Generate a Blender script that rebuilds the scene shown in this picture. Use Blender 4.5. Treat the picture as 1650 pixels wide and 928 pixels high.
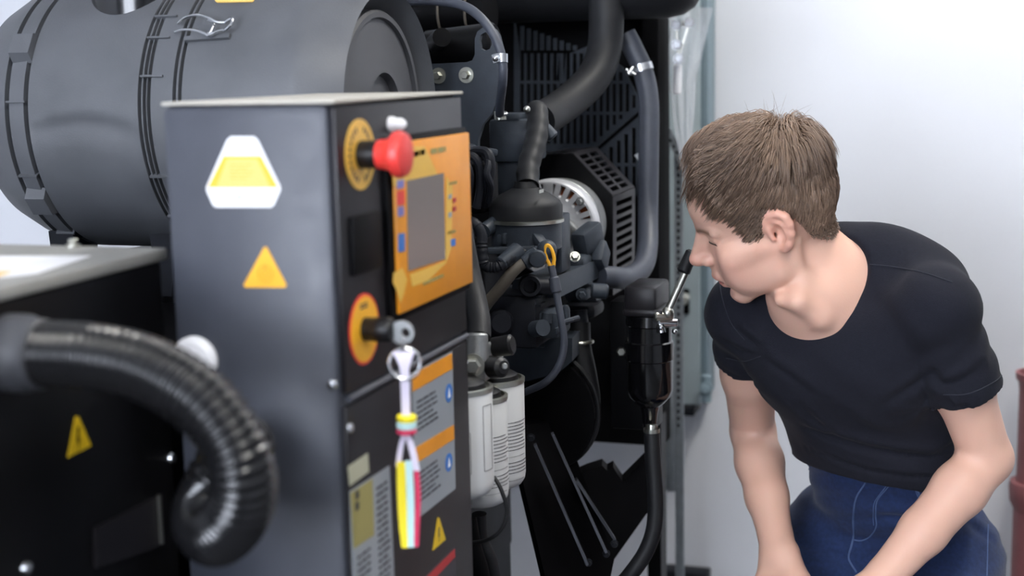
import bpy, bmesh, math, random
import numpy as np
from mathutils import Vector, Matrix, Quaternion

for _o in list(bpy.data.objects):
    bpy.data.objects.remove(_o, do_unlink=True)
scene = bpy.context.scene
COL = scene.collection
rnd = random.Random(7)

# ------------------------------------------------------------------ camera
FPX, CX, CY = 2292.0, 825.0, 464.0            # focal length in pixels of the 1650 x 928 frame
_a, _p, _r = math.radians(18.3), math.radians(8.9), math.radians(1.2)
FWD = Vector((-math.sin(_a)*math.cos(_p), math.cos(_a)*math.cos(_p), -math.sin(_p)))
_r0 = Vector((math.cos(_a), math.sin(_a), 0)); _u0 = _r0.cross(FWD)
CR = _r0*math.cos(_r) - _u0*math.sin(_r); CU = CR.cross(FWD)
CAM = Vector((0, 0, 1.5))
cam_d = bpy.data.cameras.new('camera'); cam = bpy.data.objects.new('camera', cam_d); COL.objects.link(cam)
m = Matrix((CR, CU, -FWD)).transposed().to_4x4(); m.translation = CAM
cam.matrix_world = m
cam_d.sensor_width = 36.0; cam_d.lens = FPX*36.0/1650.0; cam_d.clip_start = 0.05; cam_d.clip_end = 50
cam_d.dof.use_dof = True; cam_d.dof.focus_distance = 1.98; cam_d.dof.aperture_fstop = 3.2
scene.camera = cam

# ------------------------------------------------------------------ world, exposure
w = bpy.data.worlds.new('world'); scene.world = w; w.use_nodes = True
w.node_tree.nodes['Background'].inputs[0].default_value = (0.75, 0.85, 1.0, 1)
w.node_tree.nodes['Background'].inputs[1].default_value = 1.0
vs = scene.view_settings
vs.view_transform = 'Standard'; vs.look = 'None'; vs.gamma = 1.0; vs.use_curve_mapping = False
vs.exposure = 0.32
WIN_BACK, TUBE = 19.0, 44.0                    # brightness of the window and of the ceiling lamps

def P(px, py, d):                               # a point of the room seen at that pixel, d metres in front of the camera
    return CAM + d*(FWD + CR*((px-CX)/FPX) - CU*((py-CY)/FPX))
def _on(px, py, ax, val):
    d = P(px, py, 1.0) - CAM
    return CAM + d*((val-CAM[ax])/d[ax])
def onX(px, py, v): return _on(px, py, 0, v)
def onY(px, py, v): return _on(px, py, 1, v)
def onZ(px, py, v): return _on(px, py, 2, v)

# ------------------------------------------------------------------ materials
MATS = {}
def s2l(c):
    return tuple((x/255/12.92 if x/255 <= .04045 else ((x/255+.055)/1.055)**2.4) for x in c)
def mat(name, rgb, rough=.5, metal=0., var=.0, scale=30., bump=0., bscale=200., emit=None, trans=0., alpha=1., coat=0., spec=.5, sheen=0., sss=0., rvar=0.):
    if name in MATS: return MATS[name]
    m = bpy.data.materials.new(name); m.use_nodes = True; nt = m.node_tree
    b = nt.nodes['Principled BSDF']; col = s2l(rgb) + (1,)
    b.inputs['Base Color'].default_value = col
    b.inputs['Roughness'].default_value = rough; b.inputs['Metallic'].default_value = metal
    b.inputs['Specular IOR Level'].default_value = spec
    b.inputs['Coat Weight'].default_value = coat; b.inputs['Coat Roughness'].default_value = .1
    b.inputs['Transmission Weight'].default_value = trans; b.inputs['Alpha'].default_value = alpha
    b.inputs['Sheen Weight'].default_value = sheen
    if sss:
        b.inputs['Subsurface Weight'].default_value = sss; b.inputs['Subsurface Radius'].default_value = (1, .35, .2); b.inputs['Subsurface Scale'].default_value = .006
    if emit:
        b.inputs['Emission Color'].default_value = s2l(emit[0]) + (1,); b.inputs['Emission Strength'].default_value = emit[1]
    if var or bump or rvar:
        tc = nt.nodes.new('ShaderNodeTexCoord')
    if var or rvar:
        n = nt.nodes.new('ShaderNodeTexNoise'); n.inputs['Scale'].default_value = scale; n.inputs['Detail'].default_value = 5
        nt.links.new(tc.outputs['Object'], n.inputs['Vector'])
    if var:
        mr = nt.nodes.new('ShaderNodeMapRange'); mr.inputs[1].default_value = .3; mr.inputs[2].default_value = .7
        mr.inputs[3].default_value = 1-var; mr.inputs[4].default_value = 1+var
        nt.links.new(n.outputs['Fac'], mr.inputs[0])
        mx = nt.nodes.new('ShaderNodeMix'); mx.data_type = 'RGBA'; mx.blend_type = 'MULTIPLY'; mx.inputs[0].default_value = 1
        mx.inputs[6].default_value = col; nt.links.new(mr.outputs[0], mx.inputs[7]); nt.links.new(mx.outputs[2], b.inputs['Base Color'])
    if rvar:
        m2 = nt.nodes.new('ShaderNodeMapRange'); m2.inputs[1].default_value = .3; m2.inputs[2].default_value = .7
        m2.inputs[3].default_value = max(.02, rough-rvar); m2.inputs[4].default_value = min(1, rough+rvar)
        nt.links.new(n.outputs['Fac'], m2.inputs[0]); nt.links.new(m2.outputs[0], b.inputs['Roughness'])
    if bump:
        n2 = nt.nodes.new('ShaderNodeTexNoise'); n2.inputs['Scale'].default_value = bscale; n2.inputs['Detail'].default_value = 3
        nt.links.new(tc.outputs['Object'], n2.inputs['Vector'])
        bp = nt.nodes.new('ShaderNodeBump'); bp.inputs['Strength'].default_value = bump; bp.inputs['Distance'].default_value = .002
        nt.links.new(n2.outputs['Fac'], bp.inputs['Height']); nt.links.new(bp.outputs['Normal'], b.inputs['Normal'])
    MATS[name] = m
    return m

mat('sheen_top', (178, 174, 164), .5, var=.06, scale=14)  # grazing reflection on the cabinet top, put into a pale base colour
mat('white_wall', (228, 230, 235), .85, var=.02, scale=2, bump=.15, bscale=60)
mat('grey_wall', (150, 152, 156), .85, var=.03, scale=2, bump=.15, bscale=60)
mat('ceiling_paint', (235, 235, 235), .9, bump=.1)
mat('floor_concrete', (78, 78, 80), .6, var=.12, scale=6, bump=.2, bscale=40)
mat('cabinet_paint', (60, 63, 72), .42, var=.05, scale=40, bump=.12, bscale=900, rvar=.05)
mat('door_paint', (27, 25, 28), .36, bump=.1, bscale=900, spec=.3)
mat('black_paint', (9, 9, 11), .40, var=.2, scale=15, spec=.16)
mat('deep_black', (5, 5, 7), .55, spec=.10)
mat('matt_black', (8, 8, 10), .85, spec=.08)
mat('lid_grey', (146, 146, 142), .5, var=.06, scale=20)
mat('plastic_grey', (82, 84, 88), .46, var=.12, scale=14, bump=.12, bscale=500, rvar=.08)
mat('plastic_cap', (66, 67, 71), .5, var=.07, scale=18)
mat('groove_black', (12, 12, 14), .6)
mat('engine_grey', (50, 56, 64), .46, var=.15, scale=40, bump=.1, bscale=250, spec=.3)
mat('engine_dark', (26, 28, 34), .5, var=.25, scale=30, bump=.1, bscale=250, spec=.2)
mat('rubber', (20, 21, 24), .55, var=.15, scale=60, spec=.35)
mat('rubber_grey', (58, 62, 72), .5, var=.08, scale=60)
mat('hose_black', (22, 22, 24), .18, var=.1, scale=40)
mat('steel', (200, 202, 205), .25, 1.0)
mat('zinc', (190, 190, 180), .32, 1.0, var=.08, scale=80)
mat('cast_alu', (150, 152, 152), .45, .8, var=.1, scale=120, bump=.2, bscale=400)
mat('alu_white', (196, 197, 200), .42, .35, var=.08, scale=90)
mat('copper', (150, 78, 42), .45, .6)
mat('filter_white', (205, 206, 206), .38, var=.02, scale=20)
mat('seal_black', (15, 15, 17), .4, spec=.35)
mat('print_dark', (52, 52, 58), .6)
mat('sticker_white', (238, 238, 240), .45)
mat('sticker_silver', (150, 158, 165), .4, .2)
mat('sticker_beige', (172, 172, 150), .5)
mat('sticker_dull', (150, 142, 84), .5)
mat('yellow', (240, 176, 42), .42)
mat('yellow_pale', (232, 190, 104), .42)
mat('yellow_dark', (214, 178, 20), .45)
mat('orange', (226, 146, 26), .4, var=.05, scale=25)
mat('orange_light', (222, 178, 74), .4)
mat('red', (222, 60, 54), .38)
mat('red_dull', (170, 40, 44), .45)
mat('screen_grey', (118, 112, 110), .25)
mat('blue', (40, 110, 190), .4)
mat('blue_light', (70, 165, 215), .4)
mat('lilac', (120, 120, 185), .4)
mat('cyan_pale', (196, 232, 232), .6)
mat('lilac_white', (225, 218, 236), .7)
mat('pink_red', (214, 52, 92), .6)
mat('bright_yellow', (246, 226, 40), .6)
mat('panel_pale', (168, 182, 186), .5, var=.03)
mat('panel_blue', (122, 140, 148), .5, var=.03)
mat('galvanised', (168, 176, 182), .42, .55, var=.1, scale=50)
mat('brown_hose', (84, 78, 70), .6, var=.1, scale=40)
mat('clear_film', (245, 245, 250), .10, trans=.0, alpha=.20, bump=1., bscale=16, spec=1.)
mat('red_pipe', (146, 90, 92), .5, var=.05)
mat('window_frame', (225, 225, 228), .4)
mat('sky_pane', (255, 255, 255), .3, emit=((232, 240, 255), WIN_BACK))
mat('lamp_glow', (255, 255, 255), .3, emit=((255, 252, 246), TUBE))

# ------------------------------------------------------------------ mesh building
class MB:
    def __init__(s): s.bm = bmesh.new()
    def _faces(s, verts, faces):
        vs_ = [s.bm.verts.new(v) for v in verts]
        for f in faces:
            try: s.bm.faces.new([vs_[i] for i in f])
            except ValueError: pass
        return vs_
    def box(s, lo, hi, bev=0., mtx=None):
        lo, hi = Vector(lo), Vector(hi)
        t = bmesh.new(); bmesh.ops.create_cube(t, size=1)
        bmesh.ops.scale(t, vec=hi-lo, verts=t.verts); bmesh.ops.translate(t, vec=(lo+hi)/2, verts=t.verts)
        if bev: bmesh.ops.bevel(t, geom=t.edges[:], offset=bev, segments=2, affect='EDGES', profile=.5)
        if mtx: bmesh.ops.transform(t, matrix=mtx, verts=t.verts)
        s.merge(t); return s
    def merge(s, t):
        me = bpy.data.meshes.new('t'); t.to_mesh(me); t.free(); s.bm.from_mesh(me); bpy.data.meshes.remove(me)
    def bar(s, a, b, wx, wy, up=(0, 0, 1), bev=0.):
        a, b = Vector(a), Vector(b); z = (b-a).normalized(); u = Vector(up)
        if abs(z.dot(u)) > .98: u = Vector((0, 1, 0))
        x = u.cross(z).normalized(); y = z.cross(x)
        M = Matrix((x, y, z)).transposed().to_4x4(); M.translation = (a+b)/2
        L = (b-a).length
        return s.box((-wx/2, -wy/2, -L/2), (wx/2, wy/2, L/2), bev, M)
    def lathe(s, prof, o, ax, seg=32, a0=0, a1=2*math.pi, up=None):      # prof = [(along, radius)]
        o, z = Vector(o), Vector(ax).normalized()
        u = Vector(up) if up else (Vector((0, 0, 1)) if abs(z.z) < .9 else Vector((1, 0, 0)))
        x = u.cross(z).normalized(); y = z.cross(x)
        full = abs(a1-a0-2*math.pi) < 1e-6; n = seg if full else seg+1
        rings = []
        for t, r in prof:
            if r < 1e-6: rings.append([s.bm.verts.new(o+z*t)]); continue
            rings.append([s.bm.verts.new(o+z*t+(x*math.cos(a0+(a1-a0)*i/seg)+y*math.sin(a0+(a1-a0)*i/seg))*r) for i in range(n)])
        for A, B in zip(rings, rings[1:]):
            for i in range(seg):
                j = (i+1) % n
                f = [A[i % len(A)], A[j % len(A)], B[j % len(B)], B[i % len(B)]]
                f = [v for k, v in enumerate(f) if v not in f[:k]]
                if len(f) > 2:
                    try: s.bm.faces.new(f)
                    except ValueError: pass
        return s
    def cyl(s, a, b, r, r2=None, seg=24, bev=0.):
        a, b = Vector(a), Vector(b); L = (b-a).length; r2 = r if r2 is None else r2
        p = [(0, 0), (0, r-bev), (bev, r), (L-bev, r2), (L, r2-bev), (L, 0)] if bev else [(0, 0), (0, r), (L, r2), (L, 0)]
        return s.lathe(p, a, b-a, seg)
    def tube(s, pts, r, seg=12, sub=8, cap=True, rfun=None):
        pts = spline(pts, sub); n = len(pts); rings = []
        t0 = (pts[1]-pts[0]).normalized(); u = Vector((0, 0, 1)) if abs(t0.z) < .9 else Vector((1, 0, 0))
        x = u.cross(t0).normalized(); L = 0
        for i, p in enumerate(pts):
            t = (pts[min(i+1, n-1)]-pts[max(i-1, 0)]).normalized()
            x = (x-t*x.dot(t)).normalized(); y = t.cross(x)
            if i: L += (pts[i]-pts[i-1]).length
            rr = rfun(i/(n-1), L) if rfun else r
            rings.append([s.bm.verts.new(p+(x*math.cos(2*math.pi*k/seg)+y*math.sin(2*math.pi*k/seg))*rr) for k in range(seg)])
        for A, B in zip(rings, rings[1:]):
            for k in range(seg): s.bm.faces.new([A[k], A[(k+1) % seg], B[(k+1) % seg], B[k]])
        if cap: s.bm.faces.new(rings[0][::-1]); s.bm.faces.new(rings[-1])
        return s
    def prism(s, poly, ext):
        poly = [Vector(p) for p in poly]; e = Vector(ext); n = len(poly)
        a = [s.bm.verts.new(p) for p in poly]; b = [s.bm.verts.new(p+e) for p in poly]
        s.bm.faces.new(a[::-1]); s.bm.faces.new(b)
        for i in range(n): s.bm.faces.new([a[i], a[(i+1) % n], b[(i+1) % n], b[i]])
        return s
    def ball(s, c, r, sc=(1, 1, 1), seg=20, mtx=None):
        t = bmesh.new(); bmesh.ops.create_uvsphere(t, u_segments=seg, v_segments=seg//2+2, radius=r)
        bmesh.ops.scale(t, vec=sc, verts=t.verts)
        if mtx: bmesh.ops.transform(t, matrix=mtx, verts=t.verts)
        bmesh.ops.translate(t, vec=Vector(c), verts=t.verts); s.merge(t); return s
    def torus(s, c, ax, R, r, seg=32, ss=10, sc=None):
        z = Vector(ax).normalized(); u = Vector((0, 0, 1)) if abs(z.z) < .9 else Vector((1, 0, 0))
        x = u.cross(z).normalized(); y = z.cross(x); c = Vector(c); rings = []
        for i in range(seg):
            a = 2*math.pi*i/seg; d = x*math.cos(a)+y*math.sin(a)
            rings.append([s.bm.verts.new(c+d*R+(d*math.cos(2*math.pi*k/ss)+z*math.sin(2*math.pi*k/ss))*r) for k in range(ss)])
        for i in range(seg):
            A, B = rings[i], rings[(i+1) % seg]
            for k in range(ss): s.bm.faces.new([A[k], B[k], B[(k+1) % ss], A[(k+1) % ss]])
        return s
    def hexbolt(s, c, ax, r, h, washer=0.):
        z = Vector(ax).normalized(); c = Vector(c)
        if washer: s.lathe([(0, 0), (0, washer), (h*.3, washer), (h*.3, 0)], c, z, 20); c = c+z*h*.3
        s.lathe([(0, 0), (0, r), (h*.8, r), (h, r*.8), (h, 0)], c, z, 6)
        return s

def spline(pts, sub=8):
    pts = [Vector(p) for p in pts]
    if sub <= 1 or len(pts) < 3: 
        return pts
    out = []
    for i in range(len(pts)-1):
        p0 = pts[i-1] if i else pts[0]*2-pts[1]; p1, p2 = pts[i], pts[i+1]
        p3 = pts[i+2] if i+2 < len(pts) else pts[-1]*2-pts[-2]
        for k in range(sub):
            t = k/sub
            out.append(.5*((2*p1)+(p2-p0)*t+(2*p0-5*p1+4*p2-p3)*t*t+(3*p1-p0-3*p2+p3)*t**3))
    out.append(pts[-1]); return out

def tag(o, label=None, cat=None, group=None, kind=None):
    if label: o['label'] = label
    if cat: o['category'] = cat
    if group: o['group'] = group
    if kind: o['kind'] = kind
    return o
def thing(name, label, cat, loc, group=None):
    o = bpy.data.objects.new(name, None); COL.objects.link(o); o.location = Vector(loc); o.empty_display_size = .05
    return tag(o, label, cat, group)
def root_loc(o):
    while o.parent: o = o.parent
    return o.location.copy()
def finish(name, me, material, parent=None, smooth=True, angle=35):
    o = bpy.data.objects.new(name, me); COL.objects.link(o)
    if parent: sh = root_loc(parent); o.parent = parent
    else:
        n = len(me.vertices); co = np.empty(n*3); me.vertices.foreach_get('co', co); co = co.reshape(-1, 3)
        sh = Vector(((co[:, 0].min()+co[:, 0].max())/2, (co[:, 1].min()+co[:, 1].max())/2, co[:, 2].min())); o.location = sh
    me.transform(Matrix.Translation(-sh))
    if smooth:
        me.polygons.foreach_set('use_smooth', [True]*len(me.polygons))
        if angle: me.set_sharp_from_angle(angle=math.radians(angle))
    if material: me.materials.append(MATS[material])
    return o
def obj(name, mb, material, parent=None, label=None, cat=None, group=None, kind=None, smooth=True, angle=35):
    me = bpy.data.meshes.new(name); bmesh.ops.recalc_face_normals(mb.bm, faces=mb.bm.faces)
    mb.bm.to_mesh(me); mb.bm.free()
    return tag(finish(name, me, material, parent, smooth, angle), label, cat, group, kind)

# ------------------------------------------------------------------ the room
X0, X1, Y0, Y1, ZC = -3.2, 2.0, -2.6, 3.25, 3.0
S = dict(kind='structure')
obj('floor', MB().box((X0-.1, Y0-.1, -.1), (X1+.1, Y1+.1, 0)), 'floor_concrete', **S)
obj('ceiling', MB().box((X0-.1, Y0-.1, ZC), (X1+.1, Y1+.1, ZC+.1)), 'ceiling_paint', **S)
obj('wall_back', MB().box((X0-.1, Y1, 0), (X1+.1, Y1+.1, ZC)), 'white_wall', **S)
obj('wall_front', MB().box((X0-.1, Y0-.1, 0), (X1+.1, Y0, ZC)), 'grey_wall', **S)
obj('wall_left', MB().box((X0-.1, Y0, 0), (X0, Y1, ZC)), 'white_wall', **S)
obj('wall_right', MB().box((X1, Y0, 0), (X1+.1, Y1, ZC)), 'grey_wall', **S)
def window(name, a, b, n, material):                        # a, b opposite corners on the wall, n into the room
    a, b, n = Vector(a), Vector(b), Vector(n); t = Vector((b.x-a.x, b.y-a.y, 0)); up = Vector((0, 0, b.z-a.z))
    f = MB(); W = .07
    for p, q in ((a, a+t), (a+up, a+t+up), (a, a+up), (a+t, a+t+up), (a+t/3, a+t/3+up), (a+2*t/3, a+2*t/3+up)):
        f.bar(p+n*.03, q+n*.03, W, .06, up=n)
    fo = obj(name, f, 'window_frame', kind='structure')
    obj('pane', MB().prism([a+n*.012, a+t+n*.012, a+t+up+n*.012, a+up+n*.012], n*.006), material, fo)
    obj('window_sill', MB().box((min(a.x, b.x)-.03, min(a.y, b.y)-.03, a.z-.07), (max(a.x, b.x)+.03, max(a.y, b.y)+.03, a.z-.035)) , 'window_frame', fo)
    return fo
window('window_1', (-1.9, Y0, 1.0), (-.1, Y0, 2.6), (0, 1, 0), 'sky_pane')
for i, (lx, ly) in enumerate(((.3, .1), (.25, 2.45))):
    t = thing('ceiling_lamp', ['white ceiling lamp above the generator aisle, nearer the window', 'white ceiling lamp above the bending man'][i], 'lamp', (lx, ly, ZC-.09), 'ceiling lamps')
    obj('housing', MB().box((lx-.09, ly-.62, ZC-.05), (lx+.09, ly+.62, ZC), .01), 'window_frame', t)
    obj('diffuser', MB().box((lx-.07, ly-.6, ZC-.09), (lx+.07, ly+.6, ZC-.05), .01), 'lamp_glow', t)
# ------------------------------------------------------------------ helpers for flat pieces
def sheet(outer, holes, ext, mb=None):                      # flat plate with real holes, thickness ext
    mb = mb or MB(); t = bmesh.new(); edges = []
    for loop in [outer]+list(holes):
        v = [t.verts.new(Vector(p)) for p in loop]
        edges += [t.edges.new((v[i], v[(i+1) % len(v)])) for i in range(len(v))]
    bmesh.ops.triangle_fill(t, use_beauty=True, use_dissolve=False, edges=edges)
    r = bmesh.ops.extrude_face_region(t, geom=t.faces[:])
    bmesh.ops.translate(t, vec=Vector(ext), verts=[g for g in r['geom'] if isinstance(g, bmesh.types.BMVert)])
    bmesh.ops.recalc_face_normals(t, faces=t.faces[:]); mb.merge(t); return mb
def pxX(pts, x): return [onX(a, b, x) for a, b in pts]
def pxY(pts, y): return [onY(a, b, y) for a, b in pts]
def text_rows(mb, o, u, v, wid, hei, rows, n, seed, fill=.55, ragged=.35):   # rows of tiny dark word strokes, far too small to read
    r = random.Random(seed); o, u, v, n = Vector(o), Vector(u).normalized(), Vector(v).normalized(), Vector(n)
    st = hei/rows
    for k in range(rows):
        x = 0; end = wid*(1-r.random()*ragged)
        while x < end:
            L = min(end-x, st*(.8+2.6*r.random()))
            if L > st*.25:
                a = o+u*x+v*(k*st+st*.2)
                mb.prism([a, a+u*L, a+u*L+v*st*fill, a+v*st*fill], n)
            x += L+st*.45
    return mb

# ------------------------------------------------------------------ control cabinet
XD = -.558
cab = thing('control_cabinet', 'tall black steel control cabinet with orange display panel and warning stickers', 'control cabinet', (-.65, 1.35, .25))
obj('body', MB().box((-.736, 1.18, .25), (-.563, 1.522, 1.4690), .009), 'cabinet_paint', cab)
obj('top_panel', MB().box((-.7355, 1.181, 1.4690), (-.556, 1.5210, 1.4722), .0012), 'sheen_top', cab)
obj('door', MB().box((-.564, 1.187, 1.1985), (XD, 1.519, 1.4660), .002), 'door_paint', cab, label='upper black door carrying the controls')
d2 = obj('door', MB().box((-.564, 1.187, .30), (XD, 1.519, 1.1865), .002), 'door_paint', cab, label='lower black door with information labels')
obj('edge_trim', MB().cyl((-.558, 1.19, 1.1925), (-.558, 1.517, 1.1925), .0035, seg=10), 'cabinet_paint', cab)
for a, b in ((535, 620), (535, 300)):
    pass
for q in (onY(536, 620, 1.18), onX(563, 690, XD)):
    ax = (0, -1, 0) if abs(q.y-1.18) < 1e-4 else (1, 0, 0)
    obj('screw', MB().lathe([(0, .0055), (.002, .005), (.0035, .003), (.004, 0)], q, ax, 14), 'steel', cab)
# side face stickers
hx = [(372, 220), (410, 220), (416, 226), (452, 301), (452, 307), (442, 330), (437, 334), (348, 334), (343, 330), (333, 307), (333, 301), (366, 226)]
st = obj('warning_sticker', MB().prism(pxY(hx, 1.18), (0, -.0006, 0)), 'sticker_white', cab, label='white sticker with a yellow trapezoid band')
obj('sticker_band', MB().prism(pxY([(360.5, 251), (421.5, 251), (449, 302), (335.5, 302)], 1.18), (0, -.0010, 0)), 'yellow', st)
obj('sticker_field', MB().prism(pxY([(367, 256), (415, 256), (436, 301), (350, 301)], 1.18), (0, -.0013, 0)), 'yellow_pale', st)
mb = MB(); text_rows(mb, onY(370, 263, 1.1786), (1, 0, 0), (0, 0, -1), .026, .016, 5, (0, -.0003, 0), 3, .4)
obj('fine_print', mb, 'orange_light', st, kind='stuff')
mb = MB(); text_rows(mb, onY(381, 233, 1.1794), (1, 0, 0), (0, 0, -1), .010, .0025, 1, (0, -.0003, 0), 4, .8, 0)
text_rows(mb, onY(380, 315, 1.1794), (1, 0, 0), (0, 0, -1), .014, .003, 1, (0, -.0003, 0), 5, .8, 0)
obj('fine_print', mb, 'sticker_silver', st, kind='stuff')
tr = obj('hazard_triangle', MB().prism(pxY([(426, 398), (430, 398), (462, 459), (460, 463), (396, 463), (393, 459)], 1.18), (0, -.0008, 0)), 'yellow', cab, label='yellow triangular hazard sticker')
mb = MB(); c = onY(427.5, 441, 1.1790); mb.torus(c, (0, 1, 0), .0075, .0006, 24, 6); mb.torus(c, (0, 1, 0), .0035, .0006, 18, 6); mb.prism([c+Vector((-.001, 0, .009)), c+Vector((.001, 0, .009)), c+Vector((.001, 0, .004)), c+Vector((-.001, 0, .004))], (0, -.0004, 0))
obj('spiral_mark', mb, 'orange', tr)
obj('blanking_plug', MB().lathe([(0, .0238), (.004, .0238), (.009, .019), (.011, .008), (.011, 0)], onY(316, 580, 1.18), (0, -1, 0), 28), 'sticker_white', cab, label='white round plug beside the hose')
# emergency stop
c = onX(579.5, 249, XD); es = obj('emergency_stop', MB().cyl(c, c+Vector((.024, 0, 0)), .0135, seg=24, bev=.002), 'seal_black', cab, label='red mushroom emergency stop on a yellow disc')
obj('stop_label', MB().cyl(c, c+Vector((.0012, 0, 0)), .0335, seg=48), 'orange_light', es)
mb = MB()
for k in range(26):
    if k in (6, 7, 19, 20): continue
    an = 2*math.pi*k/26; dd = Vector((0, math.cos(an), math.sin(an))); tt = Vector((0, -dd.z, dd.y)); q = c+Vector((.0012, 0, 0))+dd*.025
    mb.prism([q-tt*.0016-dd*.0025, q+tt*.0016-dd*.0025, q+tt*.0012+dd*.0025, q-tt*.0012+dd*.0025], (.0004, 0, 0))
obj('stop_lettering', mb, 'print_dark', es, kind='stuff')
obj('mushroom_cap', MB().lathe([(.020, 0), (.020, .0135), (.028, .0145), (.034, .017), (.037, .0215), (.042, .0222), (.047, .020), (.0495, .013), (.050, 0)], c, (1, 0, 0), 36), 'red', es)
c = onX(628, 200, XD); obj('indicator_lamp', MB().lathe([(0, .0075), (.004, .0075), (.007, .006), (.013, .0058), (.017, .003), (.018, 0)], c, (1, 0, 0), 20), 'sticker_white', cab)
a, b = onX(561, 350, XD), onX(609, 430, XD)
obj('blank_cover', MB().box((XD-.001, a.y, b.z), (XD+.005, b.y, a.z), .0015), 'deep_black', cab)
# controller with screen
y0, y1 = onX(626, 370, XD).y, 1.5155
z1, z0 = onX(684, 222, XD).z, onX(686, 482, XD).z
ct = obj('controller', MB().box((XD-.002, y0-.012, z0-.008), (XD+.006, y1+.001, z1+.006), .002), 'deep_black', cab, label='orange generator controller with grey screen')
obj('face_plate', MB().box((XD+.004, y0, z0), (XD+.010, y1, z1), .0015), 'orange', ct)
XF = XD+.0102
obj('pale_swirl', sheet(pxX([(630, 262), (660, 236), (684, 236), (706, 284), (650, 292), (648, 300), (634, 300)], XF), [], (.0003, 0, 0)), 'orange_light', ct)
obj('pale_swirl', MB().prism(pxX([(719, 284), (729, 300), (727, 400), (718, 424), (690, 452), (664, 462), (660, 442), (717, 421)], XF), (.0003, 0, 0)), 'orange_light', ct)
obj('pale_swirl', MB().prism(pxX([(634, 440), (648, 432), (656, 450), (650, 474), (645, 488), (640, 470), (633, 455)], XF), (.0003, 0, 0)), 'orange_light', ct)
obj('screen', MB().prism(pxX([(655, 291), (714.5, 278.5), (717, 417), (657.5, 437)], XF), (.0006, 0, 0)), 'screen_grey', ct)
for (q0, q1, q2, q3), mt in (((638.5, 266, 650, 286), 'blue_light'), ((639, 289, 650, 303), 'lilac'), ((639.5, 306, 651, 330), 'red'), ((641, 332, 650, 348), 'lilac'), ((641.5, 375, 651.5, 405), 'blue'), ((726, 384, 733, 396), 'blue'), ((722, 312, 727, 320), 'sticker_silver'), ((722, 341, 727, 350), 'sticker_silver'), ((729, 318, 734, 326), 'red_dull'), ((729, 332, 734, 340), 'red_dull')):
    obj('button', MB().prism(pxX([(q0, q1+2), (q2, q1), (q2+.2, q3-1), (q0+.2, q3+1)], XF), (.0008, 0, 0)), mt, ct)
mb = MB()
for a, b in (((664, 243), (686, 238)), ((694, 238), (718, 234)), ((723, 293), (736, 290)), ((722, 372), (734, 369)), ((682, 454), (714, 440))):
    pa, pb = onX(*a, XF), onX(*b, XF); text_rows(mb, pa, (0, 1, (pb.z-pa.z)/(pb.y-pa.y)), (0, 0, -1), (pb-pa).length, .006 if b[1] < 260 else .0035, 1, (.0003, 0, 0), int(a[0]), .9, 0)
obj('face_lettering', mb, 'sticker_dull', ct, kind='stuff')
# key switch
c = onX(586.5, 530, XD); YK = c.y
ks = obj('key_switch', MB().lathe([(0, .0115), (.012, .0115), (.014, .0125), (.026, .0125), (.030, .0105), (.031, 0)], c, (1, 0, 0), 24), 'seal_black', cab, label='black key switch on a yellow disc')
obj('switch_label', MB().cyl(c, c+Vector((.0009, 0, 0)), .0345, seg=48), 'red', ks)
obj('switch_disc', MB().cyl(c, c+Vector((.0013, 0, 0)), .0318, seg=48), 'yellow', ks)
mb = MB(); text_rows(mb, c+Vector((.0013, -.010, .026)), (0, 1, 0), (0, 0, -1), .018, .006, 2, (.0003, 0, 0), 9, .6, .2); obj('disc_lettering', mb, 'print_dark', ks, kind='stuff')
# labels on the lower door
XL = XD+.0002
lab = obj('instruction_label', MB().prism(pxX([(662, 602), (728, 566), (733.5, 787), (672, 836)], XD), (.0006, 0, 0)), 'sticker_silver', cab, label='pale grey instruction label with two orange bands')
obj('orange_band', MB().prism(pxX([(663, 604), (727, 569), (728, 594), (664, 631)], XL), (.0009, 0, 0)), 'orange', lab)
obj('orange_band', MB().prism(pxX([(668, 722), (730.5, 684), (731, 707), (669, 747)], XL), (.0009, 0, 0)), 'orange', lab)
for cy in (633, 745):
    obj('pictogram', MB().cyl(onX(722.5, cy, XL), onX(722.5, cy, XL)+Vector((.0009, 0, 0)), .0105, seg=24), 'blue', lab)
    q = onX(722.5, cy, XL)+Vector((.0009, 0, 0)); obj('pictogram_figure', MB().prism([q+Vector((0, -.004, -.005)), q+Vector((0, .004, -.005)), q+Vector((0, .0015, .002)), q+Vector((0, 0, .006)), q+Vector((0, -.0015, .002))], (.0003, 0, 0)), 'sticker_white', lab)
mb = MB()
sl = lambda a, b: (lambda p, q: (0, 1, (q.z-p.z)/(q.y-p.y)))(onX(*a, XL), onX(*b, XL))
for (a, rows, h) in (((671, 645), 6, .036), ((674, 760), 6, .036)):
    q = onX(*a, XL)+Vector((.0006, 0, 0)); text_rows(mb, q, (0, 1, 0), (0, 0, -1), .068, h, rows, (.0003, 0, 0), rows+int(a[0]), .35)
obj('fine_print', mb, 'print_dark', lab, kind='stuff')
obj('small_label', MB().prism(pxX([(560, 752), (592, 730), (594, 760), (563, 783)], XD), (.0006, 0, 0)), 'sticker_beige', cab)
rp = obj('rating_plate', MB().prism(pxX([(563, 792), (627, 750), (636, 960), (572, 1010)], XD), (.0006, 0, 0)), 'sticker_silver', cab, label='grey specification sheet with a yellowish block')
obj('plate_block', MB().prism(pxX([(564, 795), (599, 771), (602, 862), (569, 884)], XL), (.0008, 0, 0)), 'sticker_dull', rp)
mb = MB(); q = onX(568, 800, XL)+Vector((.0009, 0, 0))
text_rows(mb, q+Vector((0, .004, -.06)), (0, 1, 0), (0, 0, -1), .030, .11, 16, (.0003, 0, 0), 31, .35, .2)
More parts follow.
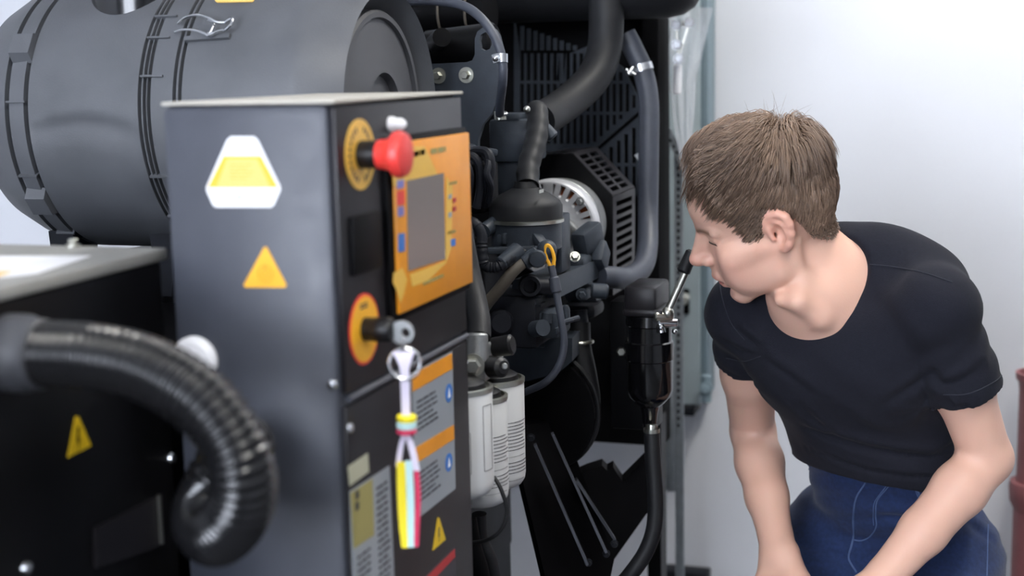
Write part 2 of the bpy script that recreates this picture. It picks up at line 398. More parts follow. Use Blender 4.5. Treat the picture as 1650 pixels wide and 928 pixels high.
text_rows(mb, onX(604, 785, XL)+Vector((.0006, .002, 0)), (0, 1, 0), (0, 0, -1), .030, .15, 22, (.0003, 0, 0), 33, .35, .2)
obj('fine_print', mb, 'print_dark', rp, kind='stuff')
mb = MB()
for y in (797, 815):
    q = onX(574, y, XL)+Vector((.0009, 0, 0)); mb.box(q+Vector((0, -.004, -.004)), q+Vector((.0004, .004, .004)))
obj('dark_symbol', mb, 'print_dark', rp, kind='stuff')
t2 = obj('hazard_triangle', MB().prism(pxX([(705, 834), (707, 834), (717.5, 869), (697, 887)], XD), (.0007, 0, 0)), 'yellow_dark', cab, label='small yellow hazard triangle on the lower door')
mb = MB(); q = onX(706.5, 864, XL)+Vector((.0007, 0, 0)); mb.prism([q+Vector((0, -.001, .010)), q+Vector((0, .002, .010)), q+Vector((0, .0005, .002)), q+Vector((0, .002, .002)), q+Vector((0, -.001, -.007)), q+Vector((0, 0, 0)), q+Vector((0, -.002, 0))], (.0003, 0, 0)); obj('bolt_mark', mb, 'print_dark', t2)
rl = obj('red_topped_label', MB().prism(pxX([(684, 930), (733, 880), (736, 990), (686, 1040)], XD), (.0006, 0, 0)), 'print_dark', cab)
obj('red_header', MB().prism(pxX([(688, 928), (732, 884), (732.5, 897), (688.5, 944)], XL), (.0008, 0, 0)), 'red_dull', rl)

# ------------------------------------------------------------------ key with tag hanging from the switch
kp = onY(647, 536, YK)                                     # bow of the key
kt = thing('key_tag', 'key with split ring and a dangling yellow, white and red ribbon tag', 'key ring', onY(655, 880, YK))
ksw = Vector((XD+.030, YK, c.z))
mb = MB().box(ksw+Vector((0, -.001, -.0035)), Vector((kp.x-.006, YK+.001, ksw.z+.0035)))
sheet([kp+Vector((.0125*math.cos(t), 0, .0115*math.sin(t))) for t in [2*math.pi*k/24 for k in range(24)]], [[kp+Vector((.004+.0045*math.cos(t), 0, .0045*math.sin(t))) for t in [2*math.pi*k/12 for k in range(12)]]], (0, .002, 0), mb)
obj('key', mb, 'cast_alu', kt)
rc = onY(652, 586, YK-.002); vw = (CAM-rc).normalized()
obj('split_ring', MB().torus(rc, vw, .0148, .0018, 40, 8).torus(rc+vw*.002, vw, .0146, .0014, 40, 8), 'steel', kt)
obj('link', MB().torus(onY(650, 554, YK), (1, .3, 0), .0045, .0016, 20, 8), 'steel', kt)
def ribbon(pts, wid, th, mtl, name):
    mb = MB(); q = spline([onY(a, b, YK-.002+o) for a, b, o in pts], 6); s = CR.copy(); s.z = 0; s.normalize(); n = Vector((0, -1, 0))*th
    for i in range(len(q)-1):
        wa = wid(i/(len(q)-1)) if callable(wid) else wid; wb = wid((i+1)/(len(q)-1)) if callable(wid) else wid
        a, b = q[i], q[i+1]
        mb._faces([a-s*wa, a+s*wa, b+s*wb, b-s*wb, a-s*wa+n, a+s*wa+n, b+s*wb+n, b-s*wb+n], [(0, 1, 2, 3), (7, 6, 5, 4), (0, 4, 5, 1), (2, 6, 7, 3), (1, 5, 6, 2), (3, 7, 4, 0)])
    return obj(name, mb, mtl, kt)
ribbon([(651, 566, -.003), (652, 580, -.004), (653, 600, -.003), (654, 640, 0), (655, 672, 0)], lambda t: .0105-.0065*min(1, t*2.2), .0015, 'lilac_white', 'strap')
for (a, b), mt in (((669, 678), 'bright_yellow'), ((679, 690), 'cyan_pale'), ((690.5, 698), 'pink_red')):
    p, q = onY(655, b, YK-.002), onY(655, a, YK-.002)
    obj('bead', MB().cyl(p, q, .0098, seg=24, bev=.001), mt, kt)
ribbon([(652, 698, 0), (646, 722, 0), (642, 752, 0)], .0026, .001, 'lilac_white', 'tail')
ribbon([(657, 698, 0), (664, 722, 0), (672, 758, 0)], .0030, .001, 'lilac_white', 'tail')
ribbon([(647, 744, -.002), (648, 800, -.002), (653, 882, -.002)], lambda t: .0042 if t < .8 else .0042-.006*(t-.8), .0015, 'bright_yellow', 'tail')
ribbon([(659, 742, 0), (662, 800, 0), (663, 881, 0)], lambda t: .0034 if t < .9 else .003, .0015, 'cyan_pale', 'tail')
ribbon([(671, 752, .002), (674, 800, .002), (671, 880, .002)], lambda t: .0024, .0015, 'pink_red', 'tail')

# ------------------------------------------------------------------ alternator terminal box
tb = thing('terminal_box', 'low black steel terminal box with grey lid at the left edge', 'terminal box', (-1.1, .85, .25))
ZB = 1.3296
obj('body', MB().box((-1.45, .35, .25), (-.76, 1.205, ZB-.012), .003), 'black_paint', tb)
obj('lid', MB().box((-1.46, .34, ZB-.012), (-.757, 1.215, ZB), .003), 'lid_grey', tb)
obj('lid_bolt', MB().hexbolt(onZ(118, 397, ZB), (0, 0, 1), .0050, .006, .008), 'zinc', tb)
q = [onZ(-60, 424, ZB), onZ(10, 415, ZB), onZ(146, 414.5, ZB), onZ(110, 428, ZB), onZ(-60, 462, ZB)]
obj('lid_label', MB().prism([onZ(-90, 413, ZB), onZ(146, 413, ZB), onZ(60, 441, ZB), onZ(-160, 464, ZB)], (0, 0, .0006)), 'sticker_white', tb)
obj('lid_label_band', MB().prism([onZ(-60, 440, ZB), onZ(22, 438, ZB), onZ(-2, 447, ZB), onZ(-90, 456, ZB)], (0, 0, .0010)), 'yellow_pale', tb)
t3 = obj('hazard_triangle', MB().prism(pxX([(121, 671), (126, 671), (146, 718), (108, 737)], -.76), (.0008, 0, 0)), 'yellow_dark', tb)
mb = MB(); q = onX(126, 712, -.759); mb.prism([q+Vector((0, 0, .014)), q+Vector((0, .003, .013)), q+Vector((0, .001, .003)), q+Vector((0, .003, .003)), q+Vector((0, -.001, -.008)), q+Vector((0, 0, 0)), q+Vector((0, -.002, 0))], (.0004, 0, 0)); obj('bolt_mark', mb, 'deep_black', t3)
obj('side_cover', MB().prism(pxX([(150, 850), (258, 795), (262, 878), (150, 915)], -.76), (.004, 0, 0)), 'door_paint', tb)
obj('cover_edge', MB().bar(onX(256, 797, -.754), onX(261, 876, -.754), .003, .003), 'zinc', tb)
for a, b in ((276, 738), (42, 915)):
    obj('screw', MB().lathe([(0, .006), (.003, .005), (.005, 0)], onX(a, b, -.76), (1, 0, 0), 14), 'steel', tb)

# ------------------------------------------------------------------ corrugated conduit hose
h0 = onX(8, 568, -.76)
d0 = (h0-CAM).dot(FWD)
ch = thing('corrugated_hose', 'black corrugated conduit hose looping from the terminal box to the cabinet', 'hose', P(345, 915, d0))
hp = [h0+Vector((.004, 0, 0)), P(70, 570, d0-.012), P(150, 575, d0-.03), P(235, 595, d0-.045), P(318, 642, d0-.06), P(374, 712, d0-.062), P(391, 775, d0-.055), P(381, 828, d0-.035), P(350, 860, d0+.0), P(328, 842, d0+.045), P(338, 795, d0+.075), P(366, 745, d0+.085)]
cf = onY(398, 715, 1.18); hp.append(cf)
hp = spline(hp, 10)
Ltot = sum((hp[i+1]-hp[i]).length for i in range(len(hp)-1))
# resample evenly so the corrugation is regular
def resample(p, n):
    cum = [0]
    for i in range(len(p)-1): cum.append(cum[-1]+(p[i+1]-p[i]).length)
    out, j = [], 0
    for k in range(n):
        s_ = cum[-1]*k/(n-1)
        while j < len(p)-2 and cum[j+1] < s_: j += 1
        out.append(p[j].lerp(p[j+1], (s_-cum[j])/max(1e-9, cum[j+1]-cum[j])))
    return out
nr = int(Ltot/.0075)
obj('hose_body', MB().tube(resample(hp, nr*7+1), .027, 28, 1, rfun=lambda t, L: .0262+.0014*math.cos(2*math.pi*L/.0075)), 'hose_black', ch, angle=80)
obj('collar', MB().lathe([(0, 0), (0, .030), (.004, .0325), (.022, .0325), (.026, .030), (.036, .0295), (.038, .027), (.038, .02)], h0, (1, 0, 0), 36), 'plastic_cap', ch)
obj('end_gland', MB().lathe([(0, 0), (0, .031), (.010, .031), (.013, .028), (.013, 0)], cf, (0, -1, 0), 28), 'plastic_cap', ch)

# ------------------------------------------------------------------ air cleaner
AY, AZ, AR = 1.75, onY(300, 182, 1.75).z, .186
gx = lambda px: onY(px, 188, AY-AR).x
def drum(px, py, r=None):                                   # point of the drum surface seen at that pixel
    r = r or AR; d = P(px, py, 1)-CAM; a = d.y*d.y+d.z*d.z; b = (CAM.y-AY)*d.y+(CAM.z-AZ)*d.z; c_ = (CAM.y-AY)**2+(CAM.z-AZ)**2-r*r
    return CAM+d*((-b-math.sqrt(max(0, b*b-a*c_)))/a)
ac = thing('air_cleaner', 'large dark grey plastic air cleaner drum lying across the engine', 'air cleaner', (-1.08, AY, AZ-AR))
xa, xb = gx(-32), gx(470)
prof = [(gx(-34)-.05, 0), (gx(-34)-.05, .10), (gx(-30)-.03, .155), (gx(-22), AR-.012)]
lines = [10, 42, 225, 233, 240, 281, 290]
for l in lines:
    g = gx(l); wv = .0035 if l in (225, 233, 240, 281, 290) else .0055
    rr = AR-.002 if l < 20 else AR
    prof += [(g-wv*.5-.0008, rr), (g-wv*.5, AR-.010), (g+wv*.5, AR-.010), (g+wv*.5+.0008, rr)]
k0 = prof.index(next(p for p in prof if abs(p[0]-(gx(225)-.0035*.5-.0008)) < 1e-6))
prof[k0:k0] = [(gx(42)+.006+(gx(225)-gx(42)-.012)*k/22, AR) for k in range(23)]
prof += [(xb-.01, AR), (xb+.006, AR-.003), (xb+.055, AR-.030)]
ex = onY(545, 150, AY-.12).x
prof += [(ex-.012, AR-.052), (ex-.006, AR-.056)]
mb = MB().lathe([(t-ex, r) for t, r in prof]+[(-.006, 0)], (ex, AY, AZ), (1, 0, 0), 180)
xs0, xs1 = gx(46), gx(221)
for v in mb.bm.verts:                                        # moulded step along the body
    t = (v.co.x-xs0)/(xs1-xs0)
    if 0 < t < 1:
        dy, dz = v.co.y-AY, v.co.z-AZ; an = math.atan2(dz, -dy); a0 = -.10+.075*math.sin(math.pi*t); e = math.sin(math.pi*t)**.5
        f = 1-.030*e*math.exp(-((an-a0)/.045)**2) if an > a0 else 1-.030*e*math.exp(-((an-a0)/.11)**2)
        v.co.y = AY+dy*f; v.co.z = AZ+dz*f
obj('drum', mb, 'plastic_grey', ac, angle=30)
obj('end_cover', MB().lathe([(-.012, AR-.054), (.004, AR-.054), (.008, AR-.057), (.008, AR-.064), (.003, AR-.066), (.006, .075), (.012, .055), (.012, .050), (.002, .046), (.002, 0)], (ex, AY, AZ), (1, 0, 0), 72), 'plastic_cap', ac)
for px0, px1, angs in ((12, 42, (2.62, 3.02, 3.55, 3.85, 4.15)), (226, 262, (2.40, 2.58, 2.86, 3.55, 3.9, 4.2))):
    for an in angs:                                          # angle 0 = away from camera, pi = towards it, going down
        dv = Vector((0, math.cos(an), -math.sin(an)*-1)) if False else Vector((0, math.cos(an), -math.sin(an) if an < 0 else math.sin(an)))
        pa = Vector((gx(px0), AY, AZ))+dv*(AR-.002); pb = Vector((gx(px1), AY, AZ))+dv*(AR-.002)
        obj('rib', MB().bar(pa, pb, .0025, .010, up=dv), 'plastic_grey', ac)
for an in (2.62, 3.78):                                       # latch lugs on the left flange
    dv = Vector((0, math.cos(an), math.sin(an))); tv = Vector((0, -dv.z, dv.y)); q = Vector((gx(26)-.012, AY, AZ))+dv*(AR-.004)
    obj('latch_lug', MB().prism([q-tv*.022, q+tv*.022, q+tv*.014+dv*.014, q-tv*.014+dv*.014], (.030, 0, 0)), 'plastic_grey', ac)
obj('raised_pad', MB().bar(drum(300, 65), drum(372, 60), .006, .010, up=(0, -1, .6)), 'plastic_grey', ac)
nk = drum(186, 24)
obj('inlet_neck', MB().lathe([(-.03, .066), (.20, .066), (.20, .058), (-.03, .058)], (nk.x, nk.y+.066, nk.z), (0, 0, 1), 48), 'hose_black', ac)
ya = [drum(a_, b_, AR+.0006) for a_, b_ in ((352, -16), (408, -18), (410, 1), (407, 3.5), (350, 4.5), (347, 2))]
obj('yellow_label', MB().prism(ya, (0, -.001, .001)), 'yellow_pale', ac)
clip = obj('wire_clip', MB().tube([drum(a, b, AR+.004+o) for a, b, o in ((287, 38, 0), (300, 28, .006), (320, 24, .010), (338, 30, .012), (350, 36, .010), (362, 36, .008), (368, 32, .010), (374, 30, .012), (373, 38, .012), (366, 46, .010), (361, 49, .006))], .0019, 8, 6)
    .tube([drum(a, b, AR+.004+o) for a, b, o in ((282, 52, 0), (297, 48, .004), (315, 49, .006), (328, 53, .006), (336, 57, .006), (343, 55, .006), (350, 51, .006), (361, 49, .006))], .0019, 8, 6)
    .tube([drum(a, b, AR+.010) for a, b in ((334, 33), (345, 36), (342, 46), (338, 54))], .0016, 8, 4)
    .cyl(drum(336, 55, AR+.008), drum(345, 54, AR+.008), .0035, seg=10), 'steel', ac, label='bright wire spring clip')
for a in (98, 262):
    q = onY(a, 375, AY-.10)
    zf = AZ-AR-.0555; obj('mounting_foot', MB().prism([Vector((q.x-.02, q.y, AZ-AR+.03)), Vector((q.x+.02, q.y, AZ-AR+.03)), Vector((q.x+.008, q.y, zf)), Vector((q.x-.014, q.y, zf))], (0, .06, 0)), 'engine_dark', ac)
# ------------------------------------------------------------------ spin-on filters and their head
def spin_filter(cx, ytop, ybot, d, r, label, seed, frame, txt):
    top, bot = P(cx, ytop, d), P(cx, ybot, d); c = Vector((top.x, top.y, bot.z)); H = top.z-bot.z
    t = thing('fuel_filter', label, 'filter', c, 'white spin-on filters')
    obj('canister', MB().lathe([(0, 0), (0, r*.72), (.003, r*.86), (.010, r*.97), (.018, r), (H-.004, r), (H-.002, r-.001)], c, (0, 0, 1), 48), 'filter_white', t)
    obj('rim', MB().lathe([(H-.003, r-.001), (H-.002, r+.0010), (H+.003, r+.0012), (H+.004, r-.003), (H+.001, r-.006), (H+.001, r*.4)], c, (0, 0, 1), 48), 'zinc', t)
    obj('seal', MB().lathe([(H, r*.82), (H+.008, r*.78), (H+.012, r*.6), (H+.014, 0)], c, (0, 0, 1), 36), 'seal_black', t)
    def onr(a, z): return c+Vector((math.cos(a)*(r+.0004), math.sin(a)*(r+.0004), z))
    vdir = math.atan2(-c.y, -c.x)                            # bearing of the aisle seen from the filter
    mb = MB(); rr = random.Random(seed)
    if frame:
        for s in frame:
            for (a0, z0, a1, z1) in ((s[0], s[2], s[0], s[3]), (s[1], s[2], s[1], s[3])):
                mb.bar(onr(vdir+a0, z0), onr(vdir+a1, z1),   .0005, .0003, up=(math.cos(vdir+a0), math.sin(vdir+a0), 0))
            for z in (s[2], s[3]):
                for k in range(8):
                    a0 = vdir+s[0]+(s[1]-s[0])*k/8; a1 = vdir+s[0]+(s[1]-s[0])*(k+1)/8
                    mb.bar(onr(a0, z), onr(a1, z), .0003, .0005)
    for (a0, a1, z0, rows, st) in txt:
        for k in range(rows):
            a = a0; end = a1-rr.random()*.3*(a1-a0)
            while a < end:
                L = .02+.07*rr.random(); z = z0-k*st
                mb.bar(onr(vdir+a, z), onr(vdir+min(a+L, end), z), .0003, st*.20)
                a += L+.018
    obj('print', mb, 'print_dark', t, kind='stuff')
    return t
spin_filter(741, 626, 803, 1.720, .0392, 'white spin-on filter canister nearest the cabinet door', 1, ((-.2, .28, .035, .085), (.75, 1.2, .035, .115)), ())
spin_filter(768, 640, 817, 1.812, .0388, 'white spin-on filter canister in the middle, hanging lowest', 2, (), ((.30, 1.45, .093, 8, .0046), (.30, 1.45, .042, 4, .0046), (.2, 1.5, .050, 1, .002), (.2, 1.5, .020, 1, .002)))
spin_filter(796, 612, 788, 1.885, .0398, 'white spin-on filter canister farthest from the cabinet door', 3, (), ((.30, 1.45, .092, 9, .0046), (.30, 1.45, .038, 4, .0046), (.2, 1.5, .046, 1, .002), (.2, 1.5, .014, 1, .002)))
fh = thing('filter_head', 'grey cast filter head with black connectors above the white filters', 'filter head', P(765, 625, 1.78))
q = P(768, 610, 1.78)
A = lambda px, py, d=1.775: P(px, py, d)
obj('casting', MB().cyl(A(769, 584), A(769, 537), .0145, .0135, seg=28, bev=.002).cyl(A(769, 541), A(769, 536), .0105, seg=20).box(A(750, 612, 1.80)+Vector((-.05, -.01, 0)), A(792, 578, 1.80)+Vector((0, .05, 0)), .004).bar(A(760, 565), A(805, 556, 1.82), .022, .018, bev=.003), 'cast_alu', fh)
obj('mounting_bar', MB().box(A(738, 596, 1.86)+Vector((-.10, -.06, 0)), A(812, 572, 1.86)+Vector((-.02, .06, 0)), .003), 'engine_dark', fh)
obj('port_plug', MB().hexbolt(A(762, 588, 1.740), (.3, -.95, 0), .010, .010, .0145), 'zinc', fh)
obj('fitting', MB().ball(A(748, 580, 1.75), .005), 'cast_alu', fh)
obj('connector', MB().cyl(A(792, 560, 1.80), A(827, 555, 1.79), .0125, .0135, seg=20, bev=.003), 'seal_black', fh)
obj('connector', MB().cyl(A(790, 592, 1.775), A(812, 592, 1.755), .0135, .0125, seg=20, bev=.004), 'seal_black', fh)
obj('gauge_window', MB().cyl(A(812, 590, 1.756), A(814, 590, 1.752), .004, seg=14, bev=.001), 'cast_alu', fh)
# ------------------------------------------------------------------ engine
en = thing('engine', 'dark grey diesel engine block with covers, cables and fittings', 'engine', (-1.0, 2.0, .30))
EO = lambda n, mb, mt='engine_grey', **k: obj(n, mb, mt, en, **k)
EO('flywheel_housing', MB().box((-1.40, 1.32, .27), (-.80, 1.715, AZ-AR-.066), .01), 'deep_black')
EO('bracket_plate', MB().box((-1.36, AY-.09, AZ-AR-.066), (-.85, AY-.04, AZ-AR-.056)), 'deep_black')
EO('cylinder_block', MB().box((-1.28, 1.72, .42), (-.77, 2.30, 1.08), .012), 'engine_dark')
EO('cylinder_head', MB().box((-1.22, 1.72, 1.08), (-.80, 2.28, 1.24), .012), 'engine_dark')
EO('valve_cover', MB().box((-1.16, 1.96, 1.24), (-.86, 2.26, 1.36), .02), 'engine_dark')
EO('oil_pan', MB().box((-1.22, 1.76, .30), (-.84, 2.26, .42), .02), 'deep_black')
EO('front_cover', MB().box((-1.20, 2.28, .62), (-.80, 2.40, 1.22), .015), 'engine_dark')
# lifting bracket with eye
YB = 2.00
op = [(682, 118), (684, 108), (692, 103), (752, 100), (761, 97), (765, 88), (765, 62), (769, 51), (778, 44), (789, 43), (798, 48), (804, 58), (812, 90), (815, 112), (806, 150), (792, 184), (778, 200), (770, 226), (768, 300), (700, 300), (690, 200), (682, 150)]
hole = [(772, 66), (774, 57), (781, 52), (788, 53), (792, 58), (792, 72), (789, 79), (781, 82), (774, 78)]
EO('lifting_bracket', sheet(pxY(op, YB), [pxY(hole, YB)], (0, .010, 0)), 'engine_grey')
for a, b in ((707, 122), (752, 121)):
    EO('bolt', MB().hexbolt(onY(a, b, YB), (0, -1, 0), .0065, .009, .0118), 'zinc')
EO('exhaust_manifold', MB().cyl(onY(688, 84, 2.10), onY(800, 70, 2.10), .033, seg=28, bev=.004).cyl(onY(700, 70, 2.08), onY(712, 60, 2.00), .014, seg=16), 'black_paint')
EO('coolant_rail', MB().cyl(onY(600, 30, 2.20), onY(790, 18, 2.20), .040, seg=24), 'deep_black')
for a in (645, 719, 762):
    EO('hose_band', MB().torus(onY(a, 22, 2.195), (1, 0, .02), .0405, .002, 28, 6), 'brown_hose')
# thermostat housing and breather
q = onY(819, 200, 2.10)
EO('thermostat_housing', MB().box(onY(788, 262, 2.10), onY(851, 192, 2.10)+Vector((0, .10, 0)), .006).lathe([(0, .036), (-.03, .036), (-.075, .028), (-.10, .012), (-.10, 0)], onY(818, 262, 2.10)+Vector((0, .045, .006)), (0, 0, 1), 28).box(onY(800, 195, 2.10), onY(836, 183, 2.10)+Vector((0, .06, 0)), .002), 'engine_grey')
def vert(px, rows, d, seg=40, ref=None):                     # lathe about a vertical axis from (pixel row, radius in pixels)
    ref = ref or rows[0][0]; o = P(px, ref, d); k = d/FPX
    return [(-(y-ref)*k/ .985, r*k) for y, r in rows], Vector((o.x, o.y, o.z))
pr, o = vert(846, ((292, 0), (292, 17), (302, 20), (304, 24), (312, 40), (322, 55), (330, 60), (352, 60), (354, 54)), 2.06)
EO('breather_cap', MB().lathe(pr, o, (0, 0, 1), 40), 'rubber')
pr, o = vert(848, ((352, 50), (352, 61), (357, 61), (358, 50)), 2.06)
EO('clamp_band', MB().lathe(pr, o, (0, 0, 1), 40), 'zinc')
pr, o = vert(848, ((356, 57), (398, 57), (402, 50), (420, 46), (420, 0)), 2.06)
EO('breather_body', MB().lathe(pr, o, (0, 0, 1), 40), 'engine_grey')
EO('breather_clip', MB().box(P(868, 312, 2.0), P(876, 304, 2.02)), 'zinc')
EO('breather_tray', MB().box(P(800, 398, 2.03), P(864, 376, 2.03)+Vector((0, .03, 0)), .003).box(P(808, 394, 2.015), P(822, 374, 2.03), .002).box(P(840, 394, 2.015), P(852, 374, 2.03), .002).bar(P(785, 404, 2.02), P(870, 400, 2.02), .012, .010, bev=.002), 'engine_grey')
EO('breather_rail', MB().bar(P(862, 378, 2.02), P(884, 408, 2.0), .016, .012, bev=.003).ball(P(881, 402, 1.99), .014).cyl(P(870, 406, 2.0), P(855, 420, 1.99), .011, seg=14), 'engine_grey')
EO('pipe_stub', MB().cyl(P(780, 372, 2.03), P(800, 358, 2.05), .011, seg=14), 'engine_grey')
EO('support_column', MB().box(P(893, 440, 2.10), P(910, 345, 2.10)+Vector((0, .03, 0)), .003), 'engine_grey')
EO('breather_hose', MB().tube([P(850, 300, 2.06), P(851, 270, 2.08), P(860, 240, 2.10), P(866, 212, 2.12), P(866, 184, 2.14), P(862, 176, 2.15)], .017, 18, 8, rfun=lambda t, L: .0165+.0006*math.cos(L*260)), 'rubber')
EO('hose_clamp', MB().cyl(P(876, 205, 2.13), P(892, 222, 2.13), .010, seg=12, bev=.002), 'engine_grey')
EO('hose_clamp', MB().ball(P(849, 176, 2.10), .0052), 'zinc')
# injectors, wiring
EO('injector_rail', MB().bar(P(742, 240, 2.02), P(765, 246, 2.02), .022, .022, bev=.004).bar(P(762, 240, 2.0), P(800, 246, 2.02), .012, .010, bev=.003), 'engine_grey')
for pts, r in (([(762, 246, 2.0), (772, 244, 1.99), (786, 248, 1.98), (790, 268, 1.98), (786, 296, 1.99), (782, 330, 2.02)], .0075),
               ([(748, 252, 1.99), (762, 252, 1.98), (772, 266, 1.98), (774, 300, 1.99), (768, 335, 2.0)], .006),
               ([(744, 262, 1.98), (754, 268, 1.97), (758, 285, 1.97), (756, 310, 1.98)], .005),
               ([(780, 250, 1.985), (787, 262, 1.975), (784, 280, 1.97), (791, 300, 1.98), (788, 325, 2.0)], .005)):
    EO('cable', MB().tube([P(*p) for p in pts], r, 10, 6), 'engine_dark')
EO('injector_block', MB().box(P(744, 345, 2.06), P(786, 262, 2.06)+Vector((0, .05, 0)), .006).box(P(746, 335, 2.03), P(762, 270, 2.04)), 'deep_black')
EO('wiring_loom', MB().tube([P(748, 355, 1.98), P(765, 360, 1.97), P(776, 378, 1.97), P(777, 400, 1.97), P(780, 426, 1.97), P(795, 431, 1.97), P(810, 426, 1.97), P(830, 412, 1.98), P(842, 408, 2.0)], .008, 12, 8, rfun=lambda t, L: .0075+.0007*math.cos(L*1400)), 'engine_dark')
EO('loom_boot', MB().cyl(P(806, 426, 1.97), P(836, 404, 1.99), .010, .014, seg=14, bev=.002).cyl(P(770, 395, 1.985), P(770, 420, 1.985), .009, seg=12), 'engine_grey')
EO('sensor_block', MB().box(P(744, 470, 2.02), P(768, 385, 2.02)+Vector((0, .03, 0)), .004), 'deep_black')
EO('fuel_hose', MB().tube([P(846, 420, 1.985), P(826, 438, 1.98), P(806, 464, 1.99), P(784, 490, 2.01), P(770, 515, 2.04)], .0088, 14, 8), 'brown_hose')
EO('hose_union', MB().cyl(P(843, 424, 1.985), P(868, 408, 1.985), .0115, seg=14, bev=.002).lathe([(0, 0), (0, .011), (.006, .013), (.012, .011), (.014, 0)], P(866, 416, 1.975), (.3, -.95, 0), 12), 'engine_grey')
EO('feed_hose', MB().tube([P(742, 360, 1.86), P(748, 400, 1.85), P(757, 445, 1.84), P(767, 490, 1.82), P(772, 520, 1.80), P(772, 545, 1.785)], .0150, 18, 8), 'rubber')
# shelf, brackets and pump on the visible side
YS = 2.12
EO('mount_shelf', MB().prism([onY(876, 476, YS-.06), onY(884, 445, YS-.06), onY(898, 436, YS-.06), onY(898, 476, YS-.06)], (.0, .03, 0)).prism([P(880, 470, 2.06), P(884, 450, 2.06), P(970, 416, 2.26), P(973, 440, 2.26), P(968, 446, 2.26), P(900, 480, 2.07)], (-.06, .02, -.005)), 'engine_grey')
EO('casting_lug', MB().box(P(936, 428, 2.24), P(972, 375, 2.24)+Vector((-.01, .05, 0)), .012).bar(P(932, 396, 2.22), P(962, 372, 2.26), .03, .04, bev=.008).bar(P(965, 430, 2.24), P(972, 395, 2.26), .02, .04, bev=.006).box(P(915, 440, 2.2), P(945, 412, 2.2)+Vector((0, .04, 0)), .008).cyl(P(952, 468, 2.20), P(980, 470, 2.20), .012, seg=14, bev=.003).box(P(930, 484, 2.22), P(948, 462, 2.22)+Vector((0, .03, 0)), .004), 'engine_grey')
EO('bolt', MB().hexbolt(P(926, 414, 2.14), (.3, -.9, .3), .006, .012, .008), 'zinc')
EO('bolt', MB().hexbolt(P(937, 474, 2.16), (.3, -.9, 0), .006, .010, .009), 'engine_grey')
EO('oil_cooler', MB().box(P(782, 560, 2.06), P(900, 470, 2.06)+Vector((-.02, .06, 0)), .008).box(P(790, 492, 2.05), P(880, 486, 2.05)).box(P(790, 478, 2.05), P(880, 472, 2.05)), 'engine_dark')
EO('round_port', MB().lathe([(-.02, .016), (0, .016), (.004, .0145), (.004, .010), (-.006, .009), (-.006, 0)], P(854, 461, 2.02), (.35, -.93, .05), 24).cyl(P(858, 461, 2.03), P(895, 462, 2.05), .012, seg=14), 'engine_dark')
EO('round_port', MB().lathe([(-.03, .018), (0, .018), (.005, .014), (.005, 0)], P(808, 520, 2.03), (.35, -.93, .05), 20), 'engine_dark')
EO('injection_pump', MB().box(P(855, 545, 2.05), P(905, 500, 2.05)+Vector((0, .05, 0)), .006).cyl(P(862, 530, 2.03), P(875, 528, 2.01), .012, seg=14).cyl(P(880, 520, 2.03), P(882, 505, 2.03), .008, seg=12).box(P(893, 538, 2.03), P(902, 526, 2.04), .002).cyl(P(905, 520, 2.04), P(932, 512, 2.06), .004, seg=8).box(P(906, 525, 2.05), P(918, 490, 2.05), .004), 'engine_grey')
EO('side_tank', MB().prism([onY(877, 545, 2.08), onY(922, 545, 2.08), onY(922, 582, 2.08), onY(900, 601, 2.08), onY(850, 614, 2.08), onY(800, 614, 2.08), onY(800, 560, 2.08), onY(877, 560, 2.08)], (-.01, .12, 0)), 'engine_grey')
EO('pulley', MB().lathe([(0, 0), (0, .095), (.006, .10), (.012, .092), (.020, .10), (.030, .10), (.030, 0)], P(866, 660, 2.30), (.05, -1, 0), 48), 'deep_black')
EO('drive_belt', MB().torus(P(866, 660, 2.28), (.05, -1, 0), .100, .004, 56, 8), 'rubber')
# dipstick
dp = obj('dipstick_tube', MB().tube([P(888, 428, 1.98), P(893, 450, 1.98), P(898, 480, 1.98), P(905, 520, 1.98), P(909, 555, 1.985), P(900, 590, 1.99), P(880, 615, 2.0), P(850, 630, 2.03), P(825, 640, 2.06)], .0052, 12, 8), 'rubber_grey', en)
mb = MB(); cc = P(886, 413, 1.98); s = CR
lp = [cc+s*(.0055*math.cos(t))*(1 if math.sin(t) > -.3 else .8)+Vector((0, 0, .0155*math.sin(t)))+s*(-.003*math.sin(t)) for t in [2*math.pi*k/24 for k in range(25)]]
obj('dipstick_handle', mb.tube(lp, .0026, 10, 2).tube([lp[18], P(890, 436, 1.98)], .0026, 10, 1), 'yellow', dp, label='yellow loop of the dipstick')
obj('grip_sleeve', MB().cyl(P(892, 446, 1.98), P(897, 472, 1.98), .0075, seg=14, bev=.002), 'rubber_grey', dp)
for pts, r in (([(796, 768, 1.765), (808, 790, 1.76), (817, 825, 1.76), (806, 855, 1.76), (782, 871, 1.77), (752, 874, 1.79), (735, 870, 1.82)], .0026), ):
    obj('cable', MB().tube([P(*p) for p in pts], r, 10, 8), 'rubber', en)
EO('drain_hose', MB().tube([P(772, 828, 1.86), P(775, 870, 1.87), P(790, 905, 1.88), P(800, 960, 1.90)], .010, 14, 8), 'rubber')
EO('drain_hose', MB().tube([P(752, 835, 1.84), P(760, 880, 1.84), P(772, 920, 1.85), P(778, 960, 1.86)], .013, 14, 8), 'deep_black')
EO('water_hose', MB().tube([P(932, 520, 2.28), P(934, 560, 2.28), P(944, 610, 2.28), P(948, 655, 2.28), P(934, 692, 2.30), P(905, 715, 2.34)], .019, 20, 8), 'rubber')
EO('hose_clamp', MB().torus(P(935, 550, 2.28), (0, .05, 1), .0195, .003, 28, 8), 'zinc')
EO('water_pipe', MB().cyl(P(930, 500, 2.28), P(935, 560, 2.28), .0165, seg=20).box(P(905, 512, 2.30), P(965, 488, 2.30)+Vector((0, .04, 0)), .008), 'engine_dark')

